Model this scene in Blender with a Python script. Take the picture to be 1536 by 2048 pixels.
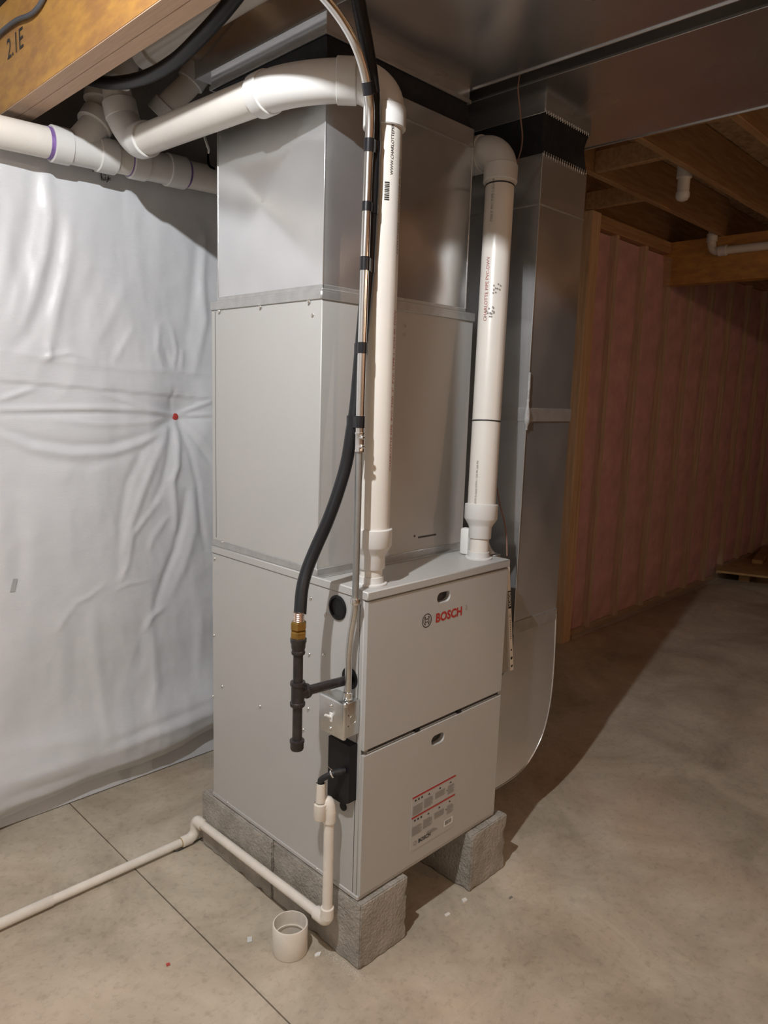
import bpy, bmesh, math, random
from mathutils import Vector, Matrix, noise
random.seed(7)
S = bpy.context.scene
for o in list(bpy.data.objects): bpy.data.objects.remove(o)
COL = S.collection
PI = math.pi

# ------------------------------------------------------------------ camera
F_PX = 1454.11
CAM = Vector((-1.2684, -1.2958, 1.5809))
YAW, PITCH, ROLL = 0.7939, -0.1575, 0.0318
fwd = Vector((math.sin(YAW)*math.cos(PITCH), math.cos(YAW)*math.cos(PITCH), math.sin(PITCH)))
rgt = Vector((math.cos(YAW), -math.sin(YAW), 0)); upv = rgt.cross(fwd)
R_ = rgt*math.cos(ROLL) + upv*math.sin(ROLL); U_ = -rgt*math.sin(ROLL) + upv*math.cos(ROLL)
cd = bpy.data.cameras.new('camera'); cam = bpy.data.objects.new('camera', cd); COL.objects.link(cam)
cd.sensor_fit = 'VERTICAL'; cd.sensor_height = 36; cd.sensor_width = 27; cd.lens = F_PX/2048*36
cd.clip_start = 0.02
M = Matrix((R_, U_, -fwd)).transposed().to_4x4(); M.translation = CAM; cam.matrix_world = M
S.camera = cam

# ------------------------------------------------------------------ world, exposure
w = bpy.data.worlds.new('world'); S.world = w; w.use_nodes = True
w.node_tree.nodes['Background'].inputs[0].default_value = (1.0, 0.92, 0.82, 1)
w.node_tree.nodes['Background'].inputs[1].default_value = 0.02
S.view_settings.view_transform = 'Standard'; S.view_settings.look = 'None'
S.view_settings.gamma = 1; S.view_settings.use_curve_mapping = False
S.view_settings.exposure = 1.0
BULB_NEAR = (-1.10, -0.435, 2.704); NEAR_POWER = 73; NEAR_COL = (0.95, 0.97, 1.0)
BULB_FAR = (-0.55, -3.1, 2.704); FAR_POWER = 25; FAR_COL = (1.0, 0.84, 0.67)
FILL_SIDE = (1.7, -4.3, 2.704); SIDE_POWER = 27; SIDE_COL = (1.0, 0.66, 0.44)  # added warm fill for the pink wall and metal fronts, no known fixture

def at(x, y, **k):
    """point where the ray of photo pixel (x, y) meets the plane X=, Y= or Z="""
    d = R_*((x-768)/F_PX) + U_*((1024-y)/F_PX) + fwd
    n, v = list(k.items())[0]; i = 'XYZ'.index(n)
    return CAM + d*((v-CAM[i])/d[i])

# ------------------------------------------------------------------ materials
MATS = {}
def mat(name, col, rough=0.5, metal=0.0, var=0.0, vscale=8, bump=0.0, bscale=60, stretch=None, col2=None, spec=0.5, coat=0, rvar=0, detail=6):
    if name in MATS: return MATS[name]
    m = bpy.data.materials.new(name); m.use_nodes = True; nt = m.node_tree; b = nt.nodes['Principled BSDF']
    b.inputs['Base Color'].default_value = (*col, 1); b.inputs['Roughness'].default_value = rough
    b.inputs['Metallic'].default_value = metal; b.inputs['Specular IOR Level'].default_value = spec
    b.inputs['Coat Weight'].default_value = coat; b.inputs['Coat Roughness'].default_value = .25
    N = nt.nodes.new; L = nt.links.new
    tc = N('ShaderNodeTexCoord'); mp = N('ShaderNodeMapping'); L(tc.outputs['Object'], mp.inputs[0])
    if stretch: mp.inputs['Scale'].default_value = stretch
    if var or col2:
        nz = N('ShaderNodeTexNoise'); nz.inputs['Scale'].default_value = vscale; nz.inputs['Detail'].default_value = detail
        nz.inputs['Roughness'].default_value = .62
        L(mp.outputs[0], nz.inputs[0]); r = N('ShaderNodeValToRGB'); L(nz.outputs[0], r.inputs[0])
        a = col2 if col2 else tuple(c*(1-var) for c in col); c2 = col if col2 else tuple(min(1, c*(1+var)) for c in col)
        r.color_ramp.elements[0].position = .35; r.color_ramp.elements[1].position = .65
        r.color_ramp.elements[0].color = (*a, 1); r.color_ramp.elements[1].color = (*c2, 1)
        L(r.outputs[0], b.inputs['Base Color'])
        if rvar:
            mr = N('ShaderNodeMapRange'); L(nz.outputs[0], mr.inputs[0])
            mr.inputs[1].default_value = .3; mr.inputs[2].default_value = .7
            mr.inputs[3].default_value = rough-rvar; mr.inputs[4].default_value = rough+rvar; L(mr.outputs[0], b.inputs['Roughness'])
    if bump:
        nb = N('ShaderNodeTexNoise'); nb.inputs['Scale'].default_value = bscale; nb.inputs['Detail'].default_value = 5
        L(mp.outputs[0], nb.inputs[0]); bp = N('ShaderNodeBump'); bp.inputs['Strength'].default_value = bump
        bp.inputs['Distance'].default_value = .01; L(nb.outputs[0], bp.inputs['Height']); L(bp.outputs[0], b.inputs['Normal'])
    MATS[name] = m
    return m

PAINT = mat('grey_cabinet_paint', (.46, .455, .435), .38, 0, .012, 3, .02, 300)
PAINT_D = mat('dark_door_gap', (.06, .055, .05), .6)
GALV = mat('galvanised_sheet', (.70, .71, .715), .24, .83, .05, 5, 0, 7, rvar=.03, detail=1)
GALV_T = mat('galvanised_trunk', (.66, .66, .67), .26, .92, .05, 3, 0, 5, rvar=.03, detail=1)
CLEAT = mat('foil_tape', (.50, .50, .49), .42, .7, .08, 30, 0, 60)
ZINC = mat('zinc_steel', (.66, .67, .66), .30, 1.0, .06, 30)
BRIGHT = mat('bright_steel', (.78, .78, .76), .22, 1.0)
CANVAS = mat('black_canvas', (.012, .012, .014), .75, 0, .3, 30, .2, 90)
PVC = mat('white_pvc', (.72, .69, .63), .32, 0, .02, 6, .02, 30)
PVC2 = mat('bright_pvc_fitting', (.69, .685, .66), .36, 0, .015, 8)
PVC3 = mat('cream_drain_pvc', (.76, .71, .63), .42, 0, .05, 20)
PURPLE = mat('purple_primer', (.22, .13, .36), .5, 0, .3, 40)
BLK = mat('black_rubber', (.012, .012, .013), .55, 0, .1, 40)
BLKP = mat('black_plastic', (.007, .007, .008), .5, spec=.3)
TAPE = mat('black_tape', (.010, .010, .012), .28)
HOSE = mat('black_hose_jacket', (.011, .0115, .013), .40, spec=.35)
IRON = mat('black_iron', (.050, .044, .043), .32, .5, .25, 25, .12, 120)
BRASS = mat('brass', (.46, .30, .09), .35, 1.0, .15, 40, .1, 90)
COPPER = mat('corrugated_tubing', (.72, .58, .50), .3, 1.0)
RED = mat('red_print', (.42, .035, .025), .5)
INK = mat('black_print', (.02, .02, .02), .5)
INKG = mat('grey_print', (.25, .23, .21), .6)
REDI = mat('faded_red_print', (.40, .12, .10), .6)
LABEL = mat('silver_label', (.47, .46, .44), .5)
WHITE = mat('white_plastic', (.82, .82, .79), .4)
REDCAP = mat('red_plastic_cap', (.50, .06, .05), .4)
CMU = mat('concrete_block', (.43, .395, .345), .9, 0, .2, 16, .8, 110, col2=(.30, .275, .235))
WOOD = mat('framing_lumber', (.50, .32, .16), .65, 0, .2, 6, .08, 30, stretch=(.6, 8, 8), col2=(.36, .21, .10))
STUD = mat('stud_lumber', (.70, .51, .33), .65, 0, .2, 6, .08, 30, stretch=(8, 8, .5), col2=(.54, .36, .21))
LVL = mat('laminated_veneer_lumber', (.54, .285, .070), .55, 0, .2, 9, .05, 40, stretch=(3, 1.1, 3.2), col2=(.38, .19, .065), detail=3)
LVLB = mat('veneer_edge_grain', (.66, .46, .32), .7, 0, .2, 20, .1, 60, stretch=(30, .6, 8), col2=(.55, .37, .25))
OSB = mat('subfloor_board', (.48, .34, .21), .8, 0, .3, 20)
PINK = mat('pink_insulation', (.74, .38, .37), .95, 0, .15, 7, .5, 30)
CONC = mat('concrete_wall', (.30, .29, .28), .9, 0, .1, 4, .2, 40)
WIRE = mat('brown_wire', (.22, .12, .09), .5)
WIREG = mat('grey_cable', (.10, .105, .12), .5)
CARD = mat('white_cardboard', (.82, .79, .73), .7)
BOARD = mat('scrap_board', (.42, .27, .11), .7, 0, .2, 10)

def floor_material():
    m = bpy.data.materials.new('concrete_floor'); m.use_nodes = True; nt = m.node_tree; b = nt.nodes['Principled BSDF']
    N = nt.nodes.new; L = nt.links.new
    tc = N('ShaderNodeTexCoord')
    def noi(sc, det=6, ro=.6, dist=0):
        n = N('ShaderNodeTexNoise'); n.inputs['Scale'].default_value = sc; n.inputs['Detail'].default_value = det
        n.inputs['Roughness'].default_value = ro; n.inputs['Distortion'].default_value = dist; L(tc.outputs['Object'], n.inputs[0]); return n
    def ramp(src, stops):
        r = N('ShaderNodeValToRGB'); L(src, r.inputs[0]); e = r.color_ramp.elements
        e[0].position, e[0].color = stops[0][0], (*stops[0][1], 1); e[1].position, e[1].color = stops[1][0], (*stops[1][1], 1)
        for p, c in stops[2:]: x = e.new(p); x.color = (*c, 1)
        return r
    n1 = noi(2.3, 9, .66, .6); r1 = ramp(n1.outputs[0], [(.33, (.350, .292, .218)), (.66, (.610, .535, .425)), (.5, (.485, .417, .322))])
    n2 = noi(1.1, 4); r2 = ramp(n2.outputs[0], [(.5, (1, 1, 1)), (.72, (1.0, .90, .84))])
    mx = N('ShaderNodeMixRGB'); mx.blend_type = 'MULTIPLY'; mx.inputs[0].default_value = 1; L(r1.outputs[0], mx.inputs[1]); L(r2.outputs[0], mx.inputs[2])
    n3 = noi(38, 4, .7); r3 = ramp(n3.outputs[0], [(.30, (.72, .70, .68)), (.48, (1, 1, 1))])
    mx2 = N('ShaderNodeMixRGB'); mx2.blend_type = 'MULTIPLY'; mx2.inputs[0].default_value = .7; L(mx.outputs[0], mx2.inputs[1]); L(r3.outputs[0], mx2.inputs[2])
    # trowel scratches
    mp = N('ShaderNodeMapping'); mp.inputs['Rotation'].default_value = (0, 0, .5); mp.inputs['Scale'].default_value = (3, 40, 1); L(tc.outputs['Object'], mp.inputs[0])
    n4 = N('ShaderNodeTexNoise'); n4.inputs['Scale'].default_value = 1.6; n4.inputs['Detail'].default_value = 4; L(mp.outputs[0], n4.inputs[0])
    r4 = ramp(n4.outputs[0], [(.62, (1, 1, 1)), (.75, (1.16, 1.14, 1.12))])
    mx3 = N('ShaderNodeMixRGB'); mx3.blend_type = 'MULTIPLY'; mx3.inputs[0].default_value = .6; L(mx2.outputs[0], mx3.inputs[1]); L(r4.outputs[0], mx3.inputs[2])
    L(mx3.outputs[0], b.inputs['Base Color'])
    b.inputs['Roughness'].default_value = .62; b.inputs['Specular IOR Level'].default_value = .35
    bp = N('ShaderNodeBump'); bp.inputs['Strength'].default_value = .18; bp.inputs['Distance'].default_value = .01
    n5 = noi(25, 8, .7); L(n5.outputs[0], bp.inputs['Height']); L(bp.outputs[0], b.inputs['Normal'])
    return m
FLOORM = floor_material()

def blanket_material():
    m = bpy.data.materials.new('white_vinyl_facing'); m.use_nodes = True; nt = m.node_tree; b = nt.nodes['Principled BSDF']
    N = nt.nodes.new; L = nt.links.new
    b.inputs['Base Color'].default_value = (.66, .675, .695, 1); b.inputs['Roughness'].default_value = .36
    b.inputs['Specular IOR Level'].default_value = .45
    tc = N('ShaderNodeTexCoord'); wv = N('ShaderNodeTexWave'); wv.bands_direction = 'Z'; wv.inputs['Scale'].default_value = 70
    L(tc.outputs['Object'], wv.inputs[0])
    nz = N('ShaderNodeTexNoise'); nz.inputs['Scale'].default_value = 9; nz.inputs['Detail'].default_value = 5; L(tc.outputs['Object'], nz.inputs[0])
    ad = N('ShaderNodeMath'); ad.operation = 'MULTIPLY_ADD'; ad.inputs[1].default_value = .04; L(wv.outputs[1], ad.inputs[0]); L(nz.outputs[0], ad.inputs[2])
    bp = N('ShaderNodeBump'); bp.inputs['Strength'].default_value = .3; bp.inputs['Distance'].default_value = .012
    L(ad.outputs[0], bp.inputs['Height']); L(bp.outputs[0], b.inputs['Normal'])
    return m
BLANKET = blanket_material()

def film_material():
    m = bpy.data.materials.new('clear_poly_film'); m.use_nodes = True; nt = m.node_tree; b = nt.nodes['Principled BSDF']
    N = nt.nodes.new; L = nt.links.new; out = nt.nodes['Material Output']
    tr = N('ShaderNodeBsdfTransparent'); mix = N('ShaderNodeMixShader'); mix.inputs[0].default_value = .22
    b.inputs['Base Color'].default_value = (.7, .68, .66, 1); b.inputs['Roughness'].default_value = .3
    tc = N('ShaderNodeTexCoord'); mp = N('ShaderNodeMapping'); mp.inputs['Scale'].default_value = (6, 6, 1); L(tc.outputs['Object'], mp.inputs[0])
    nz = N('ShaderNodeTexNoise'); nz.inputs['Scale'].default_value = 3; nz.inputs['Detail'].default_value = 5; L(mp.outputs[0], nz.inputs[0])
    bp = N('ShaderNodeBump'); bp.inputs['Strength'].default_value = .6; bp.inputs['Distance'].default_value = .03
    L(nz.outputs[0], bp.inputs['Height']); L(bp.outputs[0], b.inputs['Normal'])
    L(tr.outputs[0], mix.inputs[1]); L(b.outputs[0], mix.inputs[2]); L(mix.outputs[0], out.inputs[0])
    return m
FILM = film_material()
def emit_mat(name, col, s):
    m = bpy.data.materials.new(name); m.use_nodes = True; b = m.node_tree.nodes['Principled BSDF']
    b.inputs['Emission Color'].default_value = (*col, 1); b.inputs['Emission Strength'].default_value = s; return m

# ------------------------------------------------------------------ mesh helpers
V = Vector
def box(bm, lo, hi, bev=0.0, seg=1, rot=None):
    lo, hi = V(lo), V(hi); c = (lo+hi)/2; s = hi-lo
    mtx = Matrix.Translation(c) @ (rot.to_4x4() if rot else Matrix()) @ Matrix.Diagonal((*s, 1))
    t = bmesh.new(); bmesh.ops.create_cube(t, size=1, matrix=mtx)
    if bev: bmesh.ops.bevel(t, geom=list(t.edges), offset=bev, segments=seg, affect='EDGES', profile=.5)
    merge(bm, t)
def merge(bm, t):
    me = bpy.data.meshes.new('tmp'); t.to_mesh(me); t.free(); bm.from_mesh(me); bpy.data.meshes.remove(me)
def frames(pts):
    n = len(pts); T = []
    for i in range(n):
        a = pts[max(i-1, 0)]; b = pts[min(i+1, n-1)]; T.append((b-a).normalized())
    u = T[0].orthogonal().normalized(); out = []
    for i in range(n):
        u = (u - T[i]*u.dot(T[i])).normalized(); out.append((T[i], u, T[i].cross(u)))
    return out
def tube(bm, pts, r, seg=20, cap=True):
    pts = [V(p) for p in pts]; fr = frames(pts); rs = r if isinstance(r, (list, tuple)) else [r]*len(pts); rings = []
    for p, (t, u, v), q in zip(pts, fr, rs):
        rings.append([bm.verts.new(p + (u*math.cos(2*PI*k/seg) + v*math.sin(2*PI*k/seg))*q) for k in range(seg)])
    for a, b in zip(rings, rings[1:]):
        for k in range(seg): bm.faces.new((a[k], a[(k+1) % seg], b[(k+1) % seg], b[k]))
    if cap: bm.faces.new(rings[0][::-1]); bm.faces.new(rings[-1])
def lathe(bm, o, axis, prof, seg=28, closed=True):
    """prof: list of (distance along axis, radius)"""
    o, axis = V(o), V(axis).normalized(); u = axis.orthogonal().normalized(); v = axis.cross(u); rings = []
    for h, r in prof:
        rings.append([bm.verts.new(o+axis*h+(u*math.cos(2*PI*k/seg)+v*math.sin(2*PI*k/seg))*max(r, 1e-5)) for k in range(seg)])
    for a, b in zip(rings, rings[1:]):
        for k in range(seg): bm.faces.new((a[k], a[(k+1) % seg], b[(k+1) % seg], b[k]))
    if closed: bm.faces.new(rings[0][::-1]); bm.faces.new(rings[-1])
def quad(bm, a, b, c, d): bm.faces.new([bm.verts.new(V(p)) for p in (a, b, c, d)])
def prism(bm, poly, ext):
    ext = V(ext); a = [bm.verts.new(V(p)) for p in poly]; b = [bm.verts.new(V(p)+ext) for p in poly]; n = len(a)
    bm.faces.new(a[::-1]); bm.faces.new(b)
    for i in range(n): bm.faces.new((a[i], a[(i+1) % n], b[(i+1) % n], b[i]))
def arc(p0, corner, p1, n=10):
    """quarter-like bend from p0 to p1 around the corner (quadratic blend close to a circle)"""
    p0, c, p1 = V(p0), V(corner), V(p1); k = .5523; out = []
    a, b = p0+(c-p0)*k, p1+(c-p1)*k
    for i in range(n+1):
        t = i/n; out.append(p0*(1-t)**3+a*3*t*(1-t)**2+b*3*t*t*(1-t)+p1*t**3)
    return out
def spline(pts, n=8):
    P = [V(p) for p in pts]; P = [P[0]*2-P[1]]+P+[P[-1]*2-P[-2]]; out = []
    for i in range(1, len(P)-2):
        for k in range(n):
            t = k/n; out.append(.5*((2*P[i])+(P[i+1]-P[i-1])*t+(2*P[i-1]-5*P[i]+4*P[i+1]-P[i+2])*t*t+(3*P[i]-P[i-1]-3*P[i+1]+P[i+2])*t**3))
    out.append(P[-2]); return out
def obj(name, bm, m, parent=None, smooth=40, recalc=True):
    if isinstance(bm, bpy.types.Mesh): me = bm
    else:
        if recalc: bmesh.ops.recalc_face_normals(bm, faces=bm.faces)
        me = bpy.data.meshes.new(name); bm.to_mesh(me); bm.free()
    if m and not me.materials: me.materials.append(m)
    if smooth: me.shade_smooth(); me.set_sharp_from_angle(angle=math.radians(smooth))
    o = bpy.data.objects.new(name, me); COL.objects.link(o)
    if parent:
        o.parent = parent; o.matrix_parent_inverse = Matrix.Translation(-off(parent))
    return o
def off(o):
    t = V(o.location)
    if o.parent: t = t + off(o.parent) - off(o.parent)
    return t
def tag(o, label, cat, group=None, kind=None):
    if label: o['label'] = label
    if cat: o['category'] = cat
    if group: o['group'] = group
    if kind: o['kind'] = kind
    return o
def thing(name, loc, label, cat, group=None):
    e = bpy.data.objects.new(name, None); COL.objects.link(e); e.location = loc; e.empty_display_size = .1
    return tag(e, label, cat, group)
def struct(name, bm, m, label=None, parent=None, smooth=40):
    o = obj(name, bm, m, parent, smooth)
    if not parent:
        o['kind'] = 'structure'
        if label: o['label'] = label
    return o
def part(parent, name, m, fn, smooth=40, label=None):
    bm = bmesh.new(); fn(bm); o = obj(name, bm, m, parent, smooth)
    if label: o['label'] = label
    return o
def pbox(parent, name, m, lo, hi, bev=0, label=None, seg=1):
    return part(parent, name, m, lambda b: box(b, lo, hi, bev, seg), label=label)
def place(parent, name, mesh, loc, rot=None):
    """a repeat that shares mesh data, at a world location"""
    o = bpy.data.objects.new(name, mesh); COL.objects.link(o)
    o.location = loc
    if rot: o.rotation_euler = rot
    if parent: o.parent = parent; o.matrix_parent_inverse = Matrix.Translation(-off(parent))
    return o
def mesh_of(name, m, fn, smooth=40):
    bm = bmesh.new(); fn(bm); bmesh.ops.recalc_face_normals(bm, faces=bm.faces)
    me = bpy.data.meshes.new(name); bm.to_mesh(me); bm.free(); me.materials.append(m)
    if smooth: me.shade_smooth(); me.set_sharp_from_angle(angle=math.radians(smooth))
    return me
def text_geo(body, size, thick=0.0, space=1.0):
    c = bpy.data.curves.new('t', 'FONT'); c.body = body; c.size = size; c.offset = thick; c.space_character = space; c.resolution_u = 3
    o = bpy.data.objects.new('t', c); COL.objects.link(o); bpy.context.view_layer.update()
    me = bpy.data.meshes.new_from_object(o.evaluated_get(bpy.context.evaluated_depsgraph_get()))
    vs = [v.co.copy() for v in me.vertices]; fs = [tuple(p.vertices) for p in me.polygons]
    bpy.data.objects.remove(o); bpy.data.curves.remove(c); bpy.data.meshes.remove(me)
    return vs, fs
def text_part(parent, name, m, items, fn):
    """items: list of (body, size, x, y, thick); fn maps (x, y) -> 3-D"""
    bm = bmesh.new()
    for body, size, x, y, th in items:
        vs, fs = text_geo(body, size, th); q = [bm.verts.new(fn(v.x+x, v.y+y)) for v in vs]
        for f in fs:
            try: bm.faces.new([q[i] for i in f])
            except ValueError: pass
    return obj(name, bm, m, parent, 0, recalc=False)

# ------------------------------------------------------------------ the setting
WY = 1.36
JZ = 2.73
bm = bmesh.new()
cx0, cx1 = -.2545, -.2500
for a, b in ((-3.2, cx0), (cx1, 9)): quad(bm, (a, -5, 0), (b, -5, 0), (b, WY+.3, 0), (a, WY+.3, 0))
quad(bm, (cx0, -5, 0), (cx0, -5, -.012), (cx0, WY+.3, -.012), (cx0, WY+.3, 0))
quad(bm, (cx1, -5, 0), (cx1, WY+.3, 0), (cx1, WY+.3, -.012), (cx1, -5, -.012))
quad(bm, (cx0, -5, -.012), (cx1, -5, -.012), (cx1, WY+.3, -.012), (cx0, WY+.3, -.012))
struct('floor', bm, FLOORM, 'bare concrete basement floor with a saw-cut control joint', smooth=0)
def slab(name, lo, hi, m, label):
    b = bmesh.new(); box(b, lo, hi); return struct(name, b, m, label)
slab('wall_back', (-3.2, WY, 0), (9, WY+.2, 3.0), CONC, 'concrete foundation wall behind the white insulation blanket')
slab('wall_left', (-3.4, -5, 0), (-3.2, WY, 3.0), mat('left_wall_white', (.62, .62, .62), .5), 'white faced basement wall on the left')
slab('wall_front', (-3.2, -5.2, 0), (9, -5, 3.0), mat('front_wall_framing', (.42, .28, .19), .8, 0, .3, 2), 'unfinished framed wall behind the viewer')
slab('wall_right', (9, -5, 0), (9.2, WY, 3.0), mat('right_wall_dark', (.20, .12, .10), .9), 'dark far end wall of the basement')
bm = bmesh.new(); box(bm, (-3.2, -5, JZ+.24), (9, WY, JZ+.26))
ceil = struct('ceiling', bm, OSB, 'board subfloor over open floor joists')
jm = mesh_of('joist', WOOD, lambda b: box(b, (-3.2, -.019, 0), (4.03, .019, .235), .003))
jm2 = mesh_of('joist_far', WOOD, lambda b: box(b, (4.07, -.019, 0), (8.95, .019, .235), .003))
for i in range(-12, 3):
    y = .34+i*.405
    place(ceil, 'joist', jm, (0, y, JZ)); place(ceil, 'joist', jm2, (0, y+.05, JZ))
bkm = mesh_of('blocking', WOOD, lambda b: box(b, (-.019, -.183, 0), (.019, .183, .10), .003))
for x, y in ((2.24, .5425), (2.87, .9475), (1.9, .1375), (3.6, .1375)): place(ceil, 'blocking', bkm, (x, y, JZ+.004))

# framed wall with pink insulation
PY = 1.10
bm = bmesh.new(); box(bm, (2.84, PY+.1, 0), (8.9, PY+.14, JZ))
pw = struct('wall_partition', bm, mat('wall_backing', (.12, .06, .05), .9), 'framed basement wall filled with pink insulation behind clear film')
stm = mesh_of('stud', STUD, lambda b: box(b, (-.019, 0, .038), (.019, .09, JZ-.08), .003))
xs = [3.235+.412*i for i in range(13)]
pbox(pw, 'corner_post', STUD, (2.855, PY-.02, 0), (2.965, PY+.09, JZ-.0), .004)
for x in xs: place(pw, 'stud', stm, (x, PY, 0))
pbox(pw, 'top_plate', WOOD, (2.97, PY-.005, JZ-.08), (4.0, PY+.09, JZ-.04), .003)
pbox(pw, 'top_plate', WOOD, (2.97, PY-.005, JZ-.04), (4.0, PY+.09, JZ), .003)
for z in (JZ-.08, JZ-.04): pbox(pw, 'top_plate', WOOD, (4.1, PY-.005, z), (8.9, PY+.09, z+.04), .003)
pbox(pw, 'bottom_plate', WOOD, (2.97, PY+.03, 0), (8.9, PY+.09, .038), .003)
def batt(b, wd):
    nx, nz = 8, 24
    for i in range(nx+1):
        for k in range(nz+1):
            u, v = i/nx, k/nz; h = (1-(2*u-1)**4)*(1-(2*v-1)**8)
            n = noise.noise(V((u*3+wd*7, v*9, 1.3)))
            b.verts.new((u*wd, .048-.036*h-.012*n*h, .04+v*(JZ-.125)))
    b.verts.ensure_lookup_table()
    for i in range(nx):
        for k in range(nz):
            a = i*(nz+1)+k; b.faces.new((b.verts[a], b.verts[a+nz+1], b.verts[a+nz+2], b.verts[a+1]))
bat1 = mesh_of('batt', PINK, lambda b: batt(b, .37)); bat0 = mesh_of('batt_first', PINK, lambda b: batt(b, .248))
place(pw, 'insulation_batt', bat0, (2.968, PY, 0))
for x in xs[:-1]: place(pw, 'insulation_batt', bat1, (x+.021, PY, 0))
def film(b):
    nx, nz = 90, 30
    for i in range(nx+1):
        for k in range(nz+1):
            X = 2.97+(8.8-2.97)*i/nx; Z = .01+(JZ-.12)*k/nz
            b.verts.new((X, PY-.014-.010*(noise.noise(V((X*4, 0, Z*1.2)))+.5)-.03*max(0, .35-Z), Z))
    b.verts.ensure_lookup_table()
    for i in range(nx):
        for k in range(nz):
            a = i*(nz+1)+k; b.faces.new((b.verts[a], b.verts[a+nz+1], b.verts[a+nz+2], b.verts[a+1]))
part(pw, 'vapour_film', FILM, film)

# ------------------------------------------------------------------ insulation blanket on the back wall
BY = 1.30
RIDGES = [  # (photo polyline, height in mm, half width in mm)
 ([(92,330),(90,380),(98,440),(88,510),(72,560),(45,650)], 13, 20), ([(66,330),(62,400),(52,470),(34,560)], -12, 24),
 ([(137,455),(130,540),(112,610),(98,690),(95,715)], 13, 20), ([(112,440),(108,500),(88,600),(55,670),(25,700)], -12, 24),
 ([(20,400),(10,520),(0,600)], 10, 22), ([(40,560),(20,640)], 8, 18),
 ([(250,565),(222,630),(195,680)], 7, 22), ([(200,520),(170,600),(150,680)], -6, 30), ([(262,660),(240,700),(225,725)], 7, 14),
 ([(408,470),(402,560),(408,640),(388,745)], 12, 18), ([(392,490),(385,600),(372,690)], -9, 22),
 ([(318,650),(312,700),(325,740)], 8, 12), ([(345,660),(352,700),(348,735)], 8, 10), ([(365,700),(362,740)], 7, 10), ([(330,700),(338,728)], -7, 9),
 ([(85,720),(100,712),(140,705),(190,722)], 9, 9), ([(95,690),(98,716)], 8, 9),
 ([(0,700),(120,722),(260,738),(420,748)], 5, 12),
 ([(0,800),(30,790),(70,776)], 10, 9), ([(0,820),(120,818),(200,816),(280,820),(356,831)], 13, 10), ([(0,829),(140,826),(270,826),(350,832)], -9, 9),
 ([(205,788),(250,802),(300,818),(350,831)], 11, 9), ([(205,823),(280,826),(350,833)], 7, 7),
 ([(110,840),(200,848),(280,846),(350,837)], 7, 10), ([(0,858),(70,880),(150,892),(220,890),(290,872),(348,842)], -10, 16),
 ([(0,868),(60,896),(140,908),(230,904),(300,880),(350,846)], 10, 16), ([(20,890),(90,922),(180,930),(260,908),(320,880)], -5, 18),
 ([(364,829),(395,813),(424,801)], 12, 8), ([(366,833),(424,828)], 9, 6), ([(366,837),(424,838)], -6, 6), ([(350,822),(345,800),(350,780)], -8, 9), ([(385,805),(378,790)], 6, 8),
 ([(357,845),(357,890),(354,935),(345,962),(350,1010),(352,1060)], 17, 14), ([(345,850),(338,910),(325,970),(305,1010)], -9, 14),
 ([(340,858),(310,920),(285,985),(262,1050),(248,1100)], 12, 17), ([(335,850),(285,905),(255,965),(240,1050),(238,1150)], -9, 18),
 ([(372,985),(366,1040),(352,1100),(330,1160),(312,1215)], -15, 16), ([(383,980),(388,1060),(370,1130),(345,1190)], 9, 20),
 ([(363,848),(380,905),(394,965),(402,1050),(412,1100)], -9, 12), ([(366,845),(400,895),(424,930)], -9, 11), ([(370,843),(410,885),(424,900)], 7, 10),
 ([(320,1000),(290,1040),(265,1070),(255,1130),(240,1160)], 9, 12), ([(340,1030),(310,1070),(300,1100)], 7, 14),
 ([(207,1170),(175,1195),(150,1205)], 6, 9), ([(152,1208),(130,1235),(115,1260)], 5, 12), ([(330,1215),(305,1235),(292,1260)], 9, 11), ([(230,1180),(255,1168),(300,1160)], 5, 7),
 ([(25,970),(45,1060),(40,1160)], -7, 28), ([(60,1000),(62,1120),(60,1230)], 7, 34), ([(10,960),(40,1010),(60,1080)], 5, 20),
 ([(185,1230),(190,1300),(205,1380),(208,1480)], 8, 24), ([(160,1240),(150,1340),(145,1440)], -6, 30), ([(300,1240),(310,1310),(312,1370),(298,1412)], 9, 20), ([(285,1240),(280,1330)], -7, 20),
 ([(405,1200),(400,1300),(395,1360)], 7, 24), ([(205,1502),(300,1462),(380,1432),(424,1415)], 10, 20), ([(210,1482),(300,1445),(424,1395)], -7, 16),
 ([(0,1560),(60,1545),(130,1520),(205,1498)], 8, 22), ([(0,1590),(80,1565),(170,1535)], -6, 16), ([(0,1610),(90,1585),(180,1550),(300,1500)], 8, 14),
 ([(0,1500),(70,1490),(180,1470)], 5, 22)]
RW = []
for pl, h, wd in RIDGES:
    q = [at(x, y, Y=BY) for x, y in pl]; RW.append(([(p.x, p.z) for p in q], h/1000, wd/1000))
capP = at(358, 834, Y=BY)
lapz = lambda X: 1.59 + (X+.44)*(1.545-1.59)/.788
HEM = [(-3.2, .03), (-.9, .035), (-.52, .053), (-.345, .066), (-.2, .078), (.03, .076), (.2, .097), (.335, .127), (.7, .14), (2.84, .12)]
def lerp(tab, x):
    for (a, b), (c, d) in zip(tab, tab[1:]):
        if x <= c: return b+(d-b)*(x-a)/(c-a)
    return tab[-1][1]
def seg_dist(px, pz, a, b):
    dx, dz = b[0]-a[0], b[1]-a[1]; t = max(0, min(1, ((px-a[0])*dx+(pz-a[1])*dz)/(dx*dx+dz*dz+1e-12)))
    return math.hypot(px-a[0]-t*dx, pz-a[1]-t*dz), t
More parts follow.
